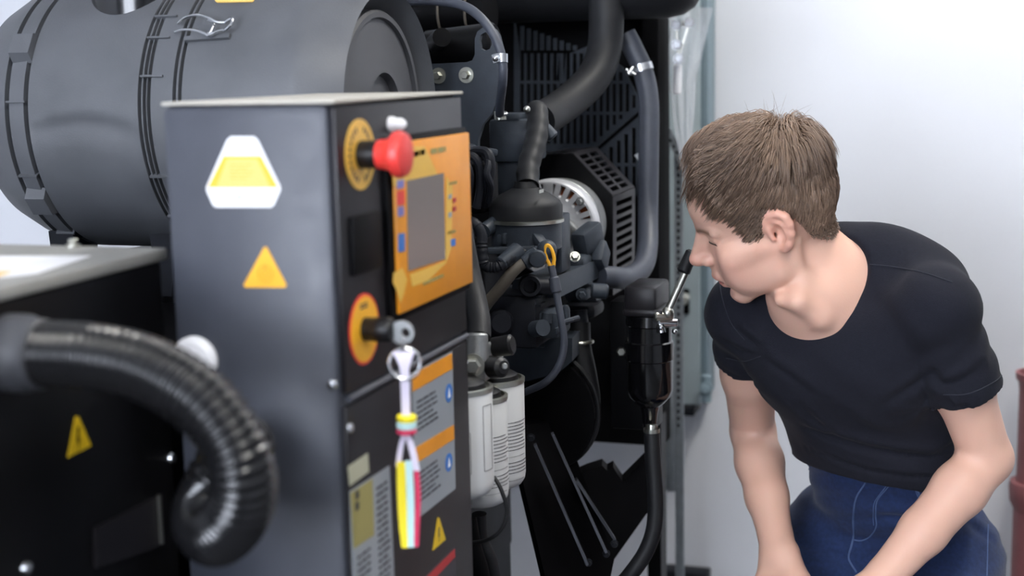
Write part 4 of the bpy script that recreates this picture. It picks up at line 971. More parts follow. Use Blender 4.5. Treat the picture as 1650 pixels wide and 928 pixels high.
# torso
def torso(F, g=0., k=.03):
    F.ell(T_(.012, -.005, -.16), (.136+g, .092+g, .17+g), TB, k)
    F.ell(T_(-.050, .050, -.115), (.068+g, .042+g, .060+g), TB, k); F.ell(T_(.060, .050, -.115), (.068+g, .042+g, .060+g), TB, k)
    F.ell(T_(.022, .0, -.36), (.112+g, .084+g, .17+g), TB, k)
    F.ell(PEL, (.150+g, .100+g, .12+g), PB, k)
    F.cone(T_(-.09, -.03, -.05), SR, .050+g, .040+g, k); F.cone(T_(.09, -.03, -.05), SL, .050+g, .040+g, k)
    for s_, J in ((-1, SR), (1, SL)): F.cone(T_(s_*.05+.01, .012, -.075), J-TU*.012, .052+g, .036+g, .05)
    F.cone(T_(-.03, -.035, .015), T_(-.11, -.03, -.03), .036+g, .034+g, k); F.cone(T_(.03, -.035, .015), T_(.11, -.03, -.03), .036+g, .034+g, k)
    F.ell(T_(.040, -.052, -.018), (.115+g, .050+g, .072+g), TB, k)
    for s_, J in ((-1, SR), (1, SL)): F.cone(T_(s_*.10+.01, -.02, -.16), J*.45+T_(s_*.10+.01, -.02, -.16)*.55, .045+g, .030+g, k)
torso(B)
# neck
nk0, nk1 = H(-.022, 0, -.035), T_(0, -.012, .0)
B.cone(nk0, nk1, .0455, .055, .014); B.cone(nk1, T_(0, -.01, -.06), .058, .07, .03)
notch = V3(P(1272, 484, 1.945))
B.cone(H(.012, 0, -.062), notch*.6+nk1*.4, .024, .026, .018)
for s_ in (-1, 1): B.chain([H(-.022, s_*.058, -.03), H(-.012, s_*.05, -.085), notch+TL*s_*.012], [.006, .0095, .0085], .018)
B.ell(H(.024, .0, -.112), (.010, .010, .014), HB, .012)
B.ell(P(1306, 486, 1.996), (.060, .048, .052), TB, .03)
B.chain([notch+TL*.012, V3(P(1322, 512, 1.955)), V3(P(1385, 525, 2.0))], [.0080, .0070, .0050], .020)
# head
def head(F):
    E = lambda c, r, k=.012, op='u', M=HB: F.ell(H(*c), r, M, k, op)
    Cn = lambda a, b, r1, r2, k=.01, op='u': F.cone(H(*a), H(*b), r1, r2, k, op)
    E((-.006, 0, .042), (.094, .073, .083)); E((-.03, 0, .03), (.070, .070, .07), .03); E((.036, 0, .050), (.056, .060, .052), .02)
    E((.040, 0, -.015), (.050, .056, .062), .02)
    E((.020, 0, -.045), (.050, .049, .043), .02)
    E((.066, 0, -.050), (.028, .030, .032), .016)
    for s in (-1, 1):
        Cn((.000, s*.057, -.02), (.008, s*.051, -.058), .0145, .0135, .014)
        Cn((.008, s*.0525, -.057), (.068, s*.014, -.087), .0130, .0135, .016)
        E((.057, s*.045, -.016), (.020, .016, .017), .016)
        E((.036, s*.047, -.036), (.040, .014, .034), .022)
        Cn((.030, s*.0565, -.012), (.058, s*.045, -.015), .010, .012, .018)
        E((.050, s*.034, -.05), (.030, .017, .028), .018)
        Cn((.0850, s*.010, .0270), (.0690, s*.046, .0255), .0088, .0072, .009)
        E((.0930, s*.031, .013), (.0165, .0185, .0105), .009, 's')
        F.ell(H(.0685, s*.032, .0115), (.0135, .0135, .0122), HB, .004)
        Cn((.0805, s*.020, .0160), (.073, s*.046, .0135), .0040, .0036, .004)
        Cn((.0800, s*.021, .0025), (.0725, s*.045, .003), .0036, .0034, .005)
        Cn((.0812, s*.0245, .0092), (.0745, s*.0445, .0082), .0013, .0013, .0015, 's')
    E((.0725, 0, -.086), (.0160, .018, .015), .012)
    # nose
    E((.084, 0, -.002), (.016, .010, .024), .008)
    Cn((.0855, 0, .021), (.1135, 0, -.0150), .0072, .0078, .009)
    E((.1115, 0, -.0185), (.0100, .0095, .0082), .006)
    E((.096, 0, -.021), (.016, .0115, .0105), .008)
    for s in (-1, 1):
        E((.0965, s*.0120, -.0225), (.0098, .0058, .0080), .004)
        E((.1005, s*.0065, -.0315), (.0060, .0032, .0040), .003, 's')
    # mouth
    Cn((.092, 0, -.036), (.093, 0, -.046), .006, .0055, .010)
    for s in (-1, 1):
        F.chain([H(.0955, 0, -.0500), H(.0925, s*.010, -.0505), H(.0835, s*.0235, -.0570)], [.0052, .0050, .0028], .006)
        F.chain([H(.0895, 0, -.0640), H(.0870, s*.010, -.0635), H(.0805, s*.021, -.0590)], [.0060, .0054, .0028], .006)
        F.chain([H(.0975, 0, -.0572), H(.0935, s*.010, -.0572), H(.0850, s*.0215, -.0582)], [.0024, .0024, .0010], .003, 's')
    E((.0925, 0, -.0745), (.008, .012, .004), .010, 's')
    # ears
    for s in (-1, 1):
        e = lambda f, u, o=0.: H(f*.86-.006, s*(.0730-(f)*.36+o), u*.87+.001)
        F.ell(e(-.009, .002, -.003), (.0142, .0042, .025), HB@np.array([[.92, -.39*s, 0], [.39*s, .92, 0], [0, 0, 1]]).T, .006)
        F.chain([e(.004, -.002, .003), e(.008, .012, .001), e(.006, .024, .0), e(-.003, .0325, .001), e(-.015, .0325, .002), e(-.0245, .023, .003), e(-.026, .010, .003), e(-.022, -.006, .003), e(-.013, -.021, .002), e(-.005, -.028, .0)], [.0034, .0040, .0042, .0044, .0046, .0046, .0044, .0042, .0048, .0060], .007)
        F.chain([e(-.006, .020, .003), e(-.016, .014, .004), e(-.0165, .002, .004), e(-.010, -.012, .003)], [.0026, .003, .003, .003], .005)
        F.ell(e(-.004, -.002, .004), (.0088, .0085, .0115), HB, .004, 's')
        F.ell(e(.003, -.004, -.006), (.004, .010, .004), HB, .003, 's')
        F.cone(e(.0075, .000, .002), e(.006, -.008, .002), .0036, .0034, .003)
head(B)
# arms
def arm(F, S_, E_, W_, g=0.):
    d = nrm(W_-E_)
    F.cone(S_, S_*.5+E_*.5, .043+g, .0400+g, .02); F.cone(S_*.5+E_*.5, E_, .0400+g, .0345+g, .02)
    F.chain([E_, E_+d*.06, E_+(W_-E_)*.55, W_], [.0345+g, .0370+g, .0320+g, .0230+g], .012)
    F.cone(W_-d*.03, W_+d*.005, .022+g, .024+g, .012)
arm(B, SR, ER, WR); arm(B, SL, EL, WL)
def hand(F, W_, d, n, s):                                    # d towards the fingers, n out of the back, s towards the thumb
    d, n = nrm(d), nrm(n); n = nrm(n-d*(n@d)); s = nrm(s-d*(s@d)-n*(s@n))
    for i, (off, L, fl) in enumerate(((.030, .088, (.040, .024, .020)), (.010, .093, (.044, .027, .021)), (-.010, .089, (.040, .025, .020)), (-.028, .082, (.032, .020, .018)))):
        kn = W_+d*L+s*off+n*.002
        F.chain([W_+s*off*.45, W_+d*L*.55+s*off*.85+n*.004, kn], [.018, .0155, .0115], .012)
        p = kn; dr = d; r = .0094 if i < 3 else .0082
        for j, (ln, bend) in enumerate(zip(fl, (.22, .40, .30))):
            dr = nrm(dr*math.cos(bend)-n*math.sin(bend)); q = p+dr*ln+s*off*.12*(1 if j == 0 else .2)
            F.cone(p, q, r, r*.93, .004); p = q; r *= .93
    t0, t1 = W_+d*.022+s*.020-n*.004, W_+d*.058+s*.046-n*.012
    F.cone(t0, t1, .0165, .0125, .012); t2 = t1+nrm(d*.85+s*.35-n*.25)*.034; F.cone(t1, t2, .0115, .0102, .005); F.cone(t2, t2+nrm(d*.95+s*.05-n*.3)*.026, .0102, .0085, .005)
mR = HR*.28+KR*.72+np.array([0, 0, .095]); mL = HLg*.28+KL*.72+np.array([0, 0, .095])
hand(B, WR, nrm(mR-WR)*.6+nrm(WR-ER)*.5, PF*.6+np.array([0, 0, .6])-PLt*.4, PLt)
hand(B, WL, nrm(mL-WL)*.5+nrm(WL-EL)*.6, PF*.5+np.array([0, 0, .8]), -PLt)
# legs and feet (inside jeans and shoes)
for h_, k_, a_ in ((HR, KR, AR_), (HLg, KL, AL_)):
    B.cone(h_, k_, .078, .055, .03); B.chain([k_, k_*.6+a_*.4-PF*.01, a_], [.054, .052, .036], .02)
    B.cone(a_, a_+PF*.12+np.array([0, 0, -.055]), .034, .028, .02)
bv, bq = B.mesh(); bv = smooth_verts(bv, bq, 4, .5)
# keep the one connected body only
me = np_mesh('body', bv, bq)
hp_ = (bv-HO)@HB                                             # head coordinates of every vertex
def blob(c, r): return np.exp(-(((hp_-np.array(c))/np.array(r))**2).sum(1))
base = np.array(s2l((218, 174, 153))); col = np.tile(base, (len(bv), 1))
def mixc(wt, rgb):
    global col
    wt = np.clip(wt, 0, 1)[:, None]; col = col*(1-wt)+np.array(s2l(rgb))*wt
mixc(.55*blob((.06, .04, -.03), (.03, .03, .025))+.55*blob((.06, -.04, -.03), (.03, .03, .025)), (218, 150, 134))
mixc(.55*blob((.112, 0, -.018), (.016, .016, .016)), (214, 146, 130))
for s_ in (-1, 1): mixc(.40*np.clip((s_*hp_[:, 1]-.066)/.012, 0, 1)*(np.abs(hp_[:, 0]+.012) < .045)*(np.abs(hp_[:, 2]) < .05), (224, 152, 134))
lip = blob((.095, 0, -.0505), (.010, .016, .0042))*.8+blob((.091, 0, -.0640), (.010, .015, .006))*1.3
mixc(lip, (196, 108, 104))
mixc(np.where((np.abs(hp_[:, 2]+.0575) < .0030) & (hp_[:, 0] > .080) & (np.abs(hp_[:, 1]) < .019), .7, 0), (110, 48, 46))
for s_ in (-1, 1):
    t = (s_*hp_[:, 1]-.010)/.038; zc = .031+.005*np.sin(np.clip(t, 0, 1)*2.6)
    mixc(np.where((t > 0) & (t < 1) & (hp_[:, 0] > .05), .9*np.exp(-((hp_[:, 2]-zc+.0065)/.0036)**2), 0), (118, 84, 64))
mixc(.35*blob((.08, 0, -.085), (.03, .03, .02)), (206, 158, 140))
paint(me, col)
body = finish('body', me, 'skin', man, angle=None)
body['label'] = 'bare face, neck and arms'
for s_ in (-1, 1):
    ec = H(.0655, s_*.0325, .0110)
    ey = obj('eye', MB().ball(ec, .0122, seg=20), 'eyeball', man)
    g = nrm(HF*.95-HU*.30-HL*.0); obj('iris', MB().lathe([(.0106, .0058), (.0119, .0045), (.0124, 0)], ec, g, 20), 'iris', ey)
    pts = [H(.0815, s_*.0225, .0080), H(.0828, s_*.030, .0100), H(.0802, s_*.038, .0098), H(.0756, s_*.0450, .0078), H(.0738, s_*.0475, .0062)]
    obj('eyelash', MB().tube(pts, .0010, 6, 6, rfun=lambda t, L: .0012*math.sin(.35+2.6*t)), 'lash', ey)
# ------------------------------------------------------------------ T-shirt
from mathutils.bvhtree import BVHTree
cufR, cufL = SR+(ER-SR)*.37, SL+(EL-SL)*.56
sp = np.stack([SR, SL, PEL, cufR, cufL, NB, T_(0, 0, -.45)])
lo, hi = sp.min(0)-.16, sp.max(0)+.16
S_ = Field(*[axis(lo[i], hi[i], .0040) for i in range(3)])
g = .011
torso(S_, g, .035)
S_.ell(T_(.022, .008, -.33), (.124+g, .092, .20), TB, .03)
for J, E_, cf_, rr in ((SR, ER, cufR, .051), (SL, EL, cufL, .0545)):
    d_ = nrm(E_-J); j_, c_ = J.copy(), cf_+d_*.05; ba = c_-j_; l2 = ba@ba
    def sleeve(X, Y, Z):
        px, py, pz = X-j_[0], Y-j_[1], Z-j_[2]; t = np.clip((px*ba[0]+py*ba[1]+pz*ba[2])/l2, 0, 1)
        r_ = np.sqrt((px-ba[0]*t)**2+(py-ba[1]*t)**2+(pz-ba[2]*t)**2)
        u_ = (X-cf_[0])*d_[0]+(Y-cf_[1])*d_[1]+(Z-cf_[2])*d_[2]
        o_ = r_-(.0500+(rr-.0500)*np.clip(t*1.5, 0, 1))-.0012*np.sin(u_*120+px*60+py*40)*np.clip(-u_/.02, 0, 1)
        return np.maximum(np.maximum(o_, u_), -np.maximum(o_+.010, -.03-u_))
    S_.put(np.minimum(j_, c_)-.07, np.maximum(j_, c_)+.07, .006, sleeve)
# folds: soft ridges that the cloth makes at armpits, waist and hem
def px_d(px, py, d): return V3(P(px, py, d))
X, Y, Z = np.meshgrid(*S_.ax, indexing='ij')
q = [(X-NB[0])*TB[0, i]+(Y-NB[1])*TB[1, i]+(Z-NB[2])*TB[2, i] for i in range(3)]
wv = np.clip((-q[2]-.26)/.18, 0, 1)
S_.f += (wv*(.0030*np.sin(q[2]*95+q[0]*16+1.2*np.sin(q[0]*19))+.0022*np.sin(q[2]*150-q[0]*34+2))+.0012*np.sin(q[0]*70+q[2]*50)*np.sin(q[2]*38-q[1]*30)).astype(np.float32)
for J, s_ in ((SR, -1), (SL, 1)):                              # creases running from each armpit
    ap = T_(s_*.135, .045, -.14)
    dl = np.sqrt((X-ap[0])**2+(Y-ap[1])**2+(Z-ap[2])**2); an = np.arctan2(q[2]+.14, s_*q[0]-.135)
    S_.f += (.0022*np.exp(-(dl/.065)**2)*np.sin(an*6)*np.clip(dl/.03, 0, 1)).astype(np.float32)
del X, Y, Z
# the opening for the neck
oc = V3(P(1322, 430, 1.950))
nu = nrm(nrm(HO-NB)*.75+TF*.35+TU*.5)
NM = np.stack([TL, nrm(np.cross(nu, TL)), nu], 1); NM[:, 0] = np.cross(NM[:, 1], NM[:, 2])
NECK = dict(c=oc, r=(.074, .074, .25))
S_.cone(oc, oc+nu*.25, .068, .090, .004, 's')
h1, h2, h3 = px_d(1288, 726, 2.24), px_d(1432, 770, 2.12), px_d(1580, 790, 2.12)
hn = nrm(np.cross(h2-h1, h3-h1)); hn = hn if hn[2] < 0 else -hn
# hem only trims the torso, not the sleeves
Xg, Yg, Zg = np.meshgrid(*S_.ax, indexing='ij'); pl = (Xg-h2[0])*hn[0]+(Yg-h2[1])*hn[1]+(Zg-h2[2])*hn[2]
keep = np.minimum(np.sqrt((Xg-cufR[0])**2+(Yg-cufR[1])**2+(Zg-cufR[2])**2), np.sqrt((Xg-cufL[0])**2+(Yg-cufL[1])**2+(Zg-cufL[2])**2)) < .075
S_.f = np.where(keep, S_.f, np.maximum(S_.f, pl)).astype(np.float32); del Xg, Yg, Zg
sv, sq = S_.mesh(); sv = smooth_verts(sv, sq, 20, .5)
def crease(v, q, folds):                                     # press folds into the cloth along lines lying on it
    bvh = BVHTree.FromPolygons([Vector(a) for a in v], [tuple(int(i) for i in f) for f in q])
    nn = np.zeros_like(v); fn = np.cross(v[q[:, 2]]-v[q[:, 0]], v[q[:, 3]]-v[q[:, 1]])
    for i in range(4):
        for c in range(3): nn[:, c] += np.bincount(q[:, i], fn[:, c], len(v))
    nn /= np.linalg.norm(nn, axis=1)[:, None]+1e-12; out = v.copy()
    for pix, A, wd in folds:
        L = draped(bvh, pix, 0.)
        if len(L) < 3: continue
        L = np.array([p[:] for p in L]); near = np.nonzero(((v > L.min(0)-.05) & (v < L.max(0)+.05)).all(1))[0]
        if not len(near): continue
        d2 = ((v[near][:, None, :]-L[None])**2).sum(-1); j = d2.argmin(1); d = np.sqrt(d2[np.arange(len(near)), j])
        t = j/(len(L)-1); env = np.sin(np.pi*np.clip(.12+.76*t, 0, 1))
        up = np.array([0, 0, 1.]); sd = np.sign((v[near]-L[j])@up)
        prof = -np.exp(-(d/wd)**2)+.7*np.exp(-((d*sd-1.9*wd)/(1.2*wd))**2)+.35*np.exp(-((d*sd+2.0*wd)/(1.4*wd))**2)
        out[near] += nn[near]*(A*env*prof)[:, None]
    return out
def draped(bvh, pix, off=.0006):                             # a line lying on the cloth, traced where it shows
    out = []
    for p in spline([Vector((a, b, 0)) for a, b in pix], 8):
        d = (P(p.x, p.y, 1)-CAM).normalized(); h_ = bvh.ray_cast(CAM, d)
        if h_[0] is not None:
            if out and (h_[0]-out[-1]).length > .03: continue
            out.append(h_[0]+h_[1]*off*(1 if h_[1].dot(d) < 0 else -1))
    return out
sv = crease(sv, sq, [([(1503, 600), (1470, 622), (1425, 652)], .004, .007), ([(1562, 652), (1520, 688), (1478, 724)], .007, .008), ([(1578, 690), (1544, 712), (1512, 729)], .005, .007),
    ([(1345, 702), (1400, 722), (1460, 734), (1530, 738), (1572, 726)], .006, .008), ([(1300, 690), (1335, 703), (1385, 724)], .005, .008), ([(1290, 655), (1315, 680), (1340, 694)], .004, .008),
    ([(1505, 602), (1520, 620), (1550, 614), (1580, 592)], .006, .007), ([(1494, 552), (1503, 600)], .004, .006), ([(1520, 552), (1506, 598)], .004, .006), ([(1232, 580), (1262, 600), (1305, 632)], .003, .007),
    ([(1176, 522), (1202, 545), (1226, 562)], .004, .007), ([(1165, 548), (1190, 565), (1222, 572)], .003, .006), ([(1300, 722), (1400, 757), (1500, 770), (1560, 768)], .003, .005), ([(1340, 650), (1400, 690), (1450, 700)], .002, .010), ([(1400, 470), (1440, 520), (1480, 590)], .002, .014)])
me = np_mesh('t_shirt', sv, sq)
shirt_bvh = BVHTree.FromPolygons([Vector(v) for v in sv], [tuple(int(i) for i in f) for f in sq])
shirt = finish('t_shirt', me, 'shirt_cloth', man, angle=None); shirt['label'] = 'plain black short-sleeved T-shirt'
def seam(bvh, pix, r, mt, parent, name='seam'):
    pts = draped(bvh, pix)
    if len(pts) > 2: obj(name, MB().tube(pts, r, 6, 1), mt, parent)
seam(shirt_bvh, [(1402, 426), (1440, 430), (1490, 440), (1534, 455)], .0007, 'shirt_thread', shirt)
seam(shirt_bvh, [(1556, 436), (1534, 462), (1512, 500), (1500, 540), (1494, 575), (1500, 602)], .0007, 'shirt_thread', shirt)
seam(shirt_bvh, [(1170, 577), (1200, 582), (1226, 574)], .0007, 'shirt_thread', shirt)
seam(shirt_bvh, [(1520, 636), (1560, 634), (1600, 616), (1620, 598)], .0007, 'shirt_thread', shirt)
seam(shirt_bvh, [(1158, 440), (1164, 480), (1178, 520), (1200, 548)], .0007, 'shirt_thread', shirt)
# ------------------------------------------------------------------ jeans
jp = np.stack([PEL, HR, HLg, KR, KL, AR_, AL_]); lo, hi = jp.min(0)-.17, jp.max(0)+.17
J_ = Field(axis(lo[0], hi[0], .006), axis(lo[1], hi[1], .006), axis(.03, PEL[2]+.32, .006))
J_.ell(PEL-PLt*.006, (.152, .114, .13), PB, .03); torso(J_, .008, .03)
J_.ell(PEL+PF*.05+np.array([0, 0, -.01]), (.13, .07, .11), PB, .03)
for h_, k_, a_ in ((HR, KR, AR_), (HLg, KL, AL_)):
    J_.cone(h_, k_, .092, .075, .03); J_.chain([k_, k_*.55+a_*.45-PF*.012, a_+np.array([0, 0, .0])], [.074, .070, .062], .03)
X, Y, Z = np.meshgrid(*J_.ax, indexing='ij')
xx = (X-PEL[0])*PLt[0]+(Y-PEL[1])*PLt[1]
J_.f += (.0022*np.sin(Z*90+xx*22+1.5*np.sin(xx*25))*np.clip((PEL[2]+.02-Z)/.08, 0, 1)+.0012*np.sin(Z*170-xx*40)).astype(np.float32)
J_.f = np.maximum(J_.f, (.05-Z).astype(np.float32))
wp = T_(0, 0, -TLen+.23); J_.f = np.maximum(J_.f, ((X-wp[0])*TU[0]+(Y-wp[1])*TU[1]+(Z-wp[2])*TU[2]).astype(np.float32)); del X, Y, Z
jv, jq = J_.mesh(); jv = smooth_verts(jv, jq, 6, .5)
jv = crease(jv, jq, [([(1290, 782), (1330, 792), (1372, 812)], .003, .007), ([(1415, 832), (1460, 836), (1505, 850)], .004, .007), ([(1300, 878), (1335, 890), (1365, 902)], .004, .008), ([(1440, 800), (1490, 822), (1530, 835)], .003, .007), ([(1540, 820), (1570, 850), (1600, 870)], .003, .008), ([(1400, 895), (1440, 905), (1470, 920)], .004, .008)])
jb = BVHTree.FromPolygons([Vector(v) for v in jv], [tuple(int(i) for i in f) for f in jq])
jeans = finish('jeans', np_mesh('jeans', jv, jq), 'denim', man, angle=None); jeans['label'] = 'dark blue denim jeans'
for pix, r in (([(1395, 778), (1380, 802), (1375, 835), (1376, 862), (1372, 880), (1368, 900), (1380, 922)], .0016),
               ([(1432, 783), (1414, 806), (1411, 830), (1412, 848), (1402, 864), (1388, 871), (1376, 870)], .0011),
               ([(1428, 783), (1410, 808), (1407, 830), (1408, 846)], .0008),
               ([(1376, 858), (1386, 864)], .0011), ([(1412, 846), (1408, 854)], .0014),
               ([(1276, 752), (1288, 758), (1300, 752), (1308, 744)], .0016), ([(1276, 757), (1290, 763), (1304, 756), (1312, 746)], .0010),
               ([(1477, 788), (1484, 800), (1500, 808), (1526, 810), (1545, 806)], .0018), ([(1474, 788), (1482, 804), (1500, 812), (1526, 814)], .0009),
               ([(1592, 845), (1591, 880), (1590, 928)], .0009)):
    seam(jb, pix, r, 'denim_thread', jeans, 'stitching')
for h_, a_ in ((HR, AR_), (HLg, AL_)):
    s0 = Field(axis(a_[0]-.22, a_[0]+.22, .006), axis(a_[1]-.30, a_[1]+.30, .006), axis(-.02, .18, .006))
    s0.cone(a_, a_+PF*.15+np.array([0, 0, -.045]), .046, .040, .03); s0.cone(a_-PF*.045+np.array([0, 0, -.05]), a_+PF*.17+np.array([0, 0, -.055]), .040, .042, .02); s0.cut((0, 0, .012), (0, 0, -1))
    v_, q_ = s0.mesh(); sh = finish('shoe', np_mesh('shoe', smooth_verts(v_, q_, 2, .5), q_), 'shoe', man, angle=60)
    f0 = a_-PF*.07; f1 = a_+PF*.20; sd = PLt*.042; out = [f0-sd*.8, f0+sd*.8, (f0+f1)/2+sd, f1-PF*.03+sd, f1, f1-PF*.03-sd, (f0+f1)/2-sd]
    obj('sole', MB().prism([Vector((p[0], p[1], 0)) for p in out], (0, 0, .022)), 'sole', sh)
# ------------------------------------------------------------------ hair: a cap of thousands of combed strands
hr_ = np.random.default_rng(11)
def skull_dist(p):                                            # p in head coordinates -> rough distance to the scalp
    def e(c, r):
        q = (p-np.array(c)); k0 = np.sqrt(((q/np.array(r))**2).sum(-1)); k1 = np.sqrt(((q/np.array(r)**2)**2).sum(-1))+1e-9; return k0*(k0-1)/k1
    d = e((-.006, 0, .042), (.094, .073, .083))
    for c, r, k in (((-.03, 0, .03), (.07, .07, .07), .03), ((.036, 0, .05), (.056, .06, .052), .02), ((.04, 0, -.015), (.05, .056, .062), .02), ((.02, 0, -.045), (.05, .052, .045), .02)):
        b = e(c, r); h = np.clip(.5+.5*(d-b)/k, 0, 1); d = d*(1-h)+b*h-k*h*(1-h)
    nd = np.array((-.022, 0, -.035)); n1 = (nk1-HO)@HB; ba = n1-nd; t = np.clip(((p-nd)@ba)/(ba@ba), 0, 1); b = np.linalg.norm(p-nd-t[..., None]*ba, axis=-1)-.054
    h = np.clip(.5+.5*(d-b)/.02, 0, 1); return d*(1-h)+b*h-.02*h*(1-h)
def grad(p, e=.0008):
    g = np.stack([skull_dist(p+np.eye(3)[i]*e)-skull_dist(p-np.eye(3)[i]*e) for i in range(3)], -1); return g/(np.linalg.norm(g, axis=-1, keepdims=True)+1e-9)
def hair_mask(p):                                             # >0 where hair grows
    f, l, u = p[:, 0], np.abs(p[:, 1]), p[:, 2]
    th = np.arctan2(l, f)                                     # 0 at the forehead, pi at the nape
    line = np.interp(th, [0, .35, .62, .85, 1.05, 1.20, 1.31, 1.42, 1.60, 1.80, 2.05, 2.35, 2.75, 3.15], [.104, .106, .104, .090, .058, .014, -.026, -.004, .030, .036, .010, -.034, -.052, -.056])
    return u-line
dirs = hr_.normal(size=(90000, 3)); dirs /= np.linalg.norm(dirs, axis=1)[:, None]
pts = np.array([-.004, 0, .03])+dirs*.10
for _ in range(8): pts = pts-skull_dist(pts)[:, None]*grad(pts)
mk = hair_mask(pts); pts = pts[mk > hr_.uniform(-.003, .004, len(pts))]
NH = 21000; pts = pts[:NH]; n = len(pts)
mk = hair_mask(pts)
whorl = np.array([-.070, -.008, .098])
frq = hr_.normal(size=(6, 3))*38; phs = hr_.uniform(0, 6.28, 6)
def clump(p): return sum(np.sin(p@frq[i]+phs[i]) for i in range(6))/3
top = np.clip((pts[:, 2]-.05)/.05, 0, 1); front = np.clip((pts[:, 0]+.02)/.07, 0, 1); back = np.clip((-pts[:, 0]-.03)/.05, 0, 1)
length = .026+.026*top+.016*top*front+.004*(1-top)*front
length *= np.where((pts[:, 2] < -.01), .55, 1.)*hr_.uniform(.65, 1.15, n)*np.clip(.22+mk/.05, .22, 1)
lift = .0055+.020*top+.012*top*front+.0045*np.clip((pts[:, 0]+.0)/.06, 0, 1)
lift = lift*np.clip(.15+mk/.028, .15, 1)*hr_.uniform(.55, 1.12, n)*(1+.20*clump(pts))
NS = 7
P0 = pts.copy(); cur = pts.copy(); path = [pts-grad(pts)*.001]
g0 = np.array([-.914*0, 0, 0]); down = HB.T@np.array([0, 0, -1.0])
rj = hr_.normal(size=(n, 3))*.05
for k in range(NS):
    nrmv = grad(cur)
    fl = cur-whorl; fl = fl/(np.linalg.norm(fl, axis=1)[:, None]+.01)
    side = np.clip((np.abs(cur[:, 1])-.035)/.03, 0, 1)[:, None]; tp = (1-side)*np.clip((cur[:, 2]-.04)/.05, 0, 1)[:, None]
    comb = fl*(.9)+np.array([1.3, 0, -.22])*np.clip((cur[:, 0:1]+.05)/.06, 0, 1)+np.array([.40, 0, -.8])*side*.75+np.array([.0, 0, -.7])*np.clip(-cur[:, 0:1]/.06, 0, 1)
    comb += np.array([.10, .35, -.05])*tp*np.clip(cur[:, 0:1]/.05, 0, 1)+rj+.22*np.stack([clump(cur*1.3+i*.07) for i in range(3)], 1)*.35
    comb -= nrmv*(comb*nrmv).sum(1)[:, None]
    comb /= np.linalg.norm(comb, axis=1)[:, None]+1e-9
    s_ = (k+1)/NS
    cur = cur+comb*(length/NS)[:, None]
    # follow the skull but let the fringe leave it over the forehead
    dd = skull_dist(cur); free = np.clip((cur[:, 0]-.040)/.03, 0, 1)*np.clip((cur[:, 2]-.045)/.03, 0, 1)
    cur = cur-(np.where(dd > 0, dd*(1-.9*free), dd))[:, None]*grad(cur)
    hgt = lift*np.minimum(1, 1.7*s_**.6)*(1-.25*s_**3)
    path.append(cur+grad(cur)*hgt[:, None])
Rk = np.stack(path, 1)
gi = hr_.choice(n, 1300, replace=False); gp = P0[gi]
near = np.concatenate([np.argmin(((P0[a:a+2000, None, :]-gp[None])**2).sum(-1), 1) for a in range(0, n, 2000)])
jit = hr_.normal(size=(n, 1, 3))*.0009
sw = (np.arange(NS+1)/NS)[None, :, None]
G = Rk[gi[near]]; Rk = G+(Rk-G)*(1-.62*sw)+jit*sw
path = [Rk[:, k] for k in range(NS+1)]
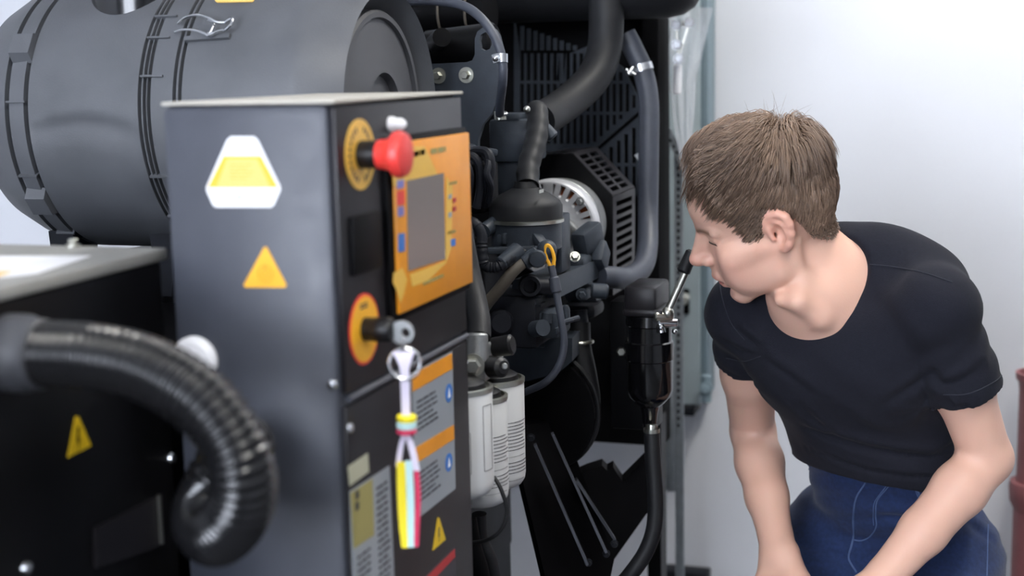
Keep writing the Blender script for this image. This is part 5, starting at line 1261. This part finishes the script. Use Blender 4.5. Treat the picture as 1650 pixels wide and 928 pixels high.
# loose wisps at the crown
nw = 46; wr_ = np.array([-.052, .005, .118])+hr_.normal(size=(nw, 3))*np.array([.018, .016, .004])
for _ in range(4): wr_ = wr_-skull_dist(wr_)[:, None]*grad(wr_)
wd = grad(wr_)*.9+np.array([-.25, .1, .1])+hr_.normal(size=(nw, 3))*.35; wd /= np.linalg.norm(wd, axis=1)[:, None]
wL = hr_.uniform(.018, .044, nw); bend = hr_.normal(size=(nw, 3))*.012+np.array([-.004, 0, -.004])
wpath = [wr_+wd*(wL*k/NS)[:, None]+bend*(k/NS)**2 for k in range(NS+1)]
path = [np.concatenate([a, b]) for a, b in zip(path, wpath)]; n2 = n+nw
rad = np.concatenate([hr_.uniform(.00030, .00056, n), np.full(nw, .00022)])
R3 = np.stack(path, 1)                                        # strands x points x 3
W3 = R3@HB.T+HO
tan = np.gradient(W3, axis=1); tan /= np.linalg.norm(tan, axis=2, keepdims=True)+1e-12
ref = np.cross(tan, np.array([.3, .2, .93])); ref /= np.linalg.norm(ref, axis=2, keepdims=True)+1e-12; bi = np.cross(tan, ref)
tp_ = np.array([.8, 1, 1, 1, 1, .9, .65, .15])[None, :, None]
ring = [W3+(ref*math.cos(a)+bi*math.sin(a))*rad[:, None, None]*tp_ for a in (0, 2.094, 4.189)]
vv = np.stack(ring, 2).reshape(-1, 3)                         # strand, point, corner
sidx = np.arange(n2)[:, None, None]*(NS+1)*3+np.arange(NS)[None, :, None]*3; kk = np.arange(3)[None, None, :]
a_ = sidx+kk; b_ = sidx+(kk+1) % 3; fq = np.stack([a_, b_, b_+3, a_+3], -1).reshape(-1, 4)
me = np_mesh('hair', vv, fq)
tone = hr_.uniform(0, 1, n2); tone = np.clip(.5+.22*np.concatenate([clump(P0*.8), np.zeros(nw)])+.45*(tone-.5), 0, 1)
c0, c1 = np.array(s2l((72, 57, 48))), np.array(s2l((168, 140, 118)))
cols = np.repeat(c0+(c1-c0)*(tone**1.2)[:, None], (NS+1)*3, axis=0)
paint(me, cols)
hair = finish('hair', me, 'hair_strand', man, angle=None); hair['label'] = 'short light brown hair combed forward'; hair['kind'] = 'stuff'
# scalp under the strands
cap = Field(*[axis(a, b, .004) for a, b in ((-.13, .12), (-.10, .10), (-.09, .16))])
X, Y, Z = np.meshgrid(*cap.ax, indexing='ij'); pp = np.stack([X, Y, Z], -1).reshape(-1, 3)
dsk = skull_dist(pp); mkk = hair_mask(pp)
tpp = np.clip((pp[:, 2]-.05)/.05, 0, 1)
cap.f = np.maximum(np.maximum(dsk-(.0018+.0062*tpp)*np.clip(mkk/.03, 0, 1), -(dsk+.010)), -mkk+.003).reshape(X.shape).astype(np.float32)
cv, cq = cap.mesh(); cv = smooth_verts(cv, cq, 3, .5)@HB.T+HO
mat('hair_base', (74, 57, 45), .75, var=.2, scale=220, spec=.2)
obj_cap = finish('hair_roots', np_mesh('hair_roots', cv, cq), 'hair_base', hair, angle=None)
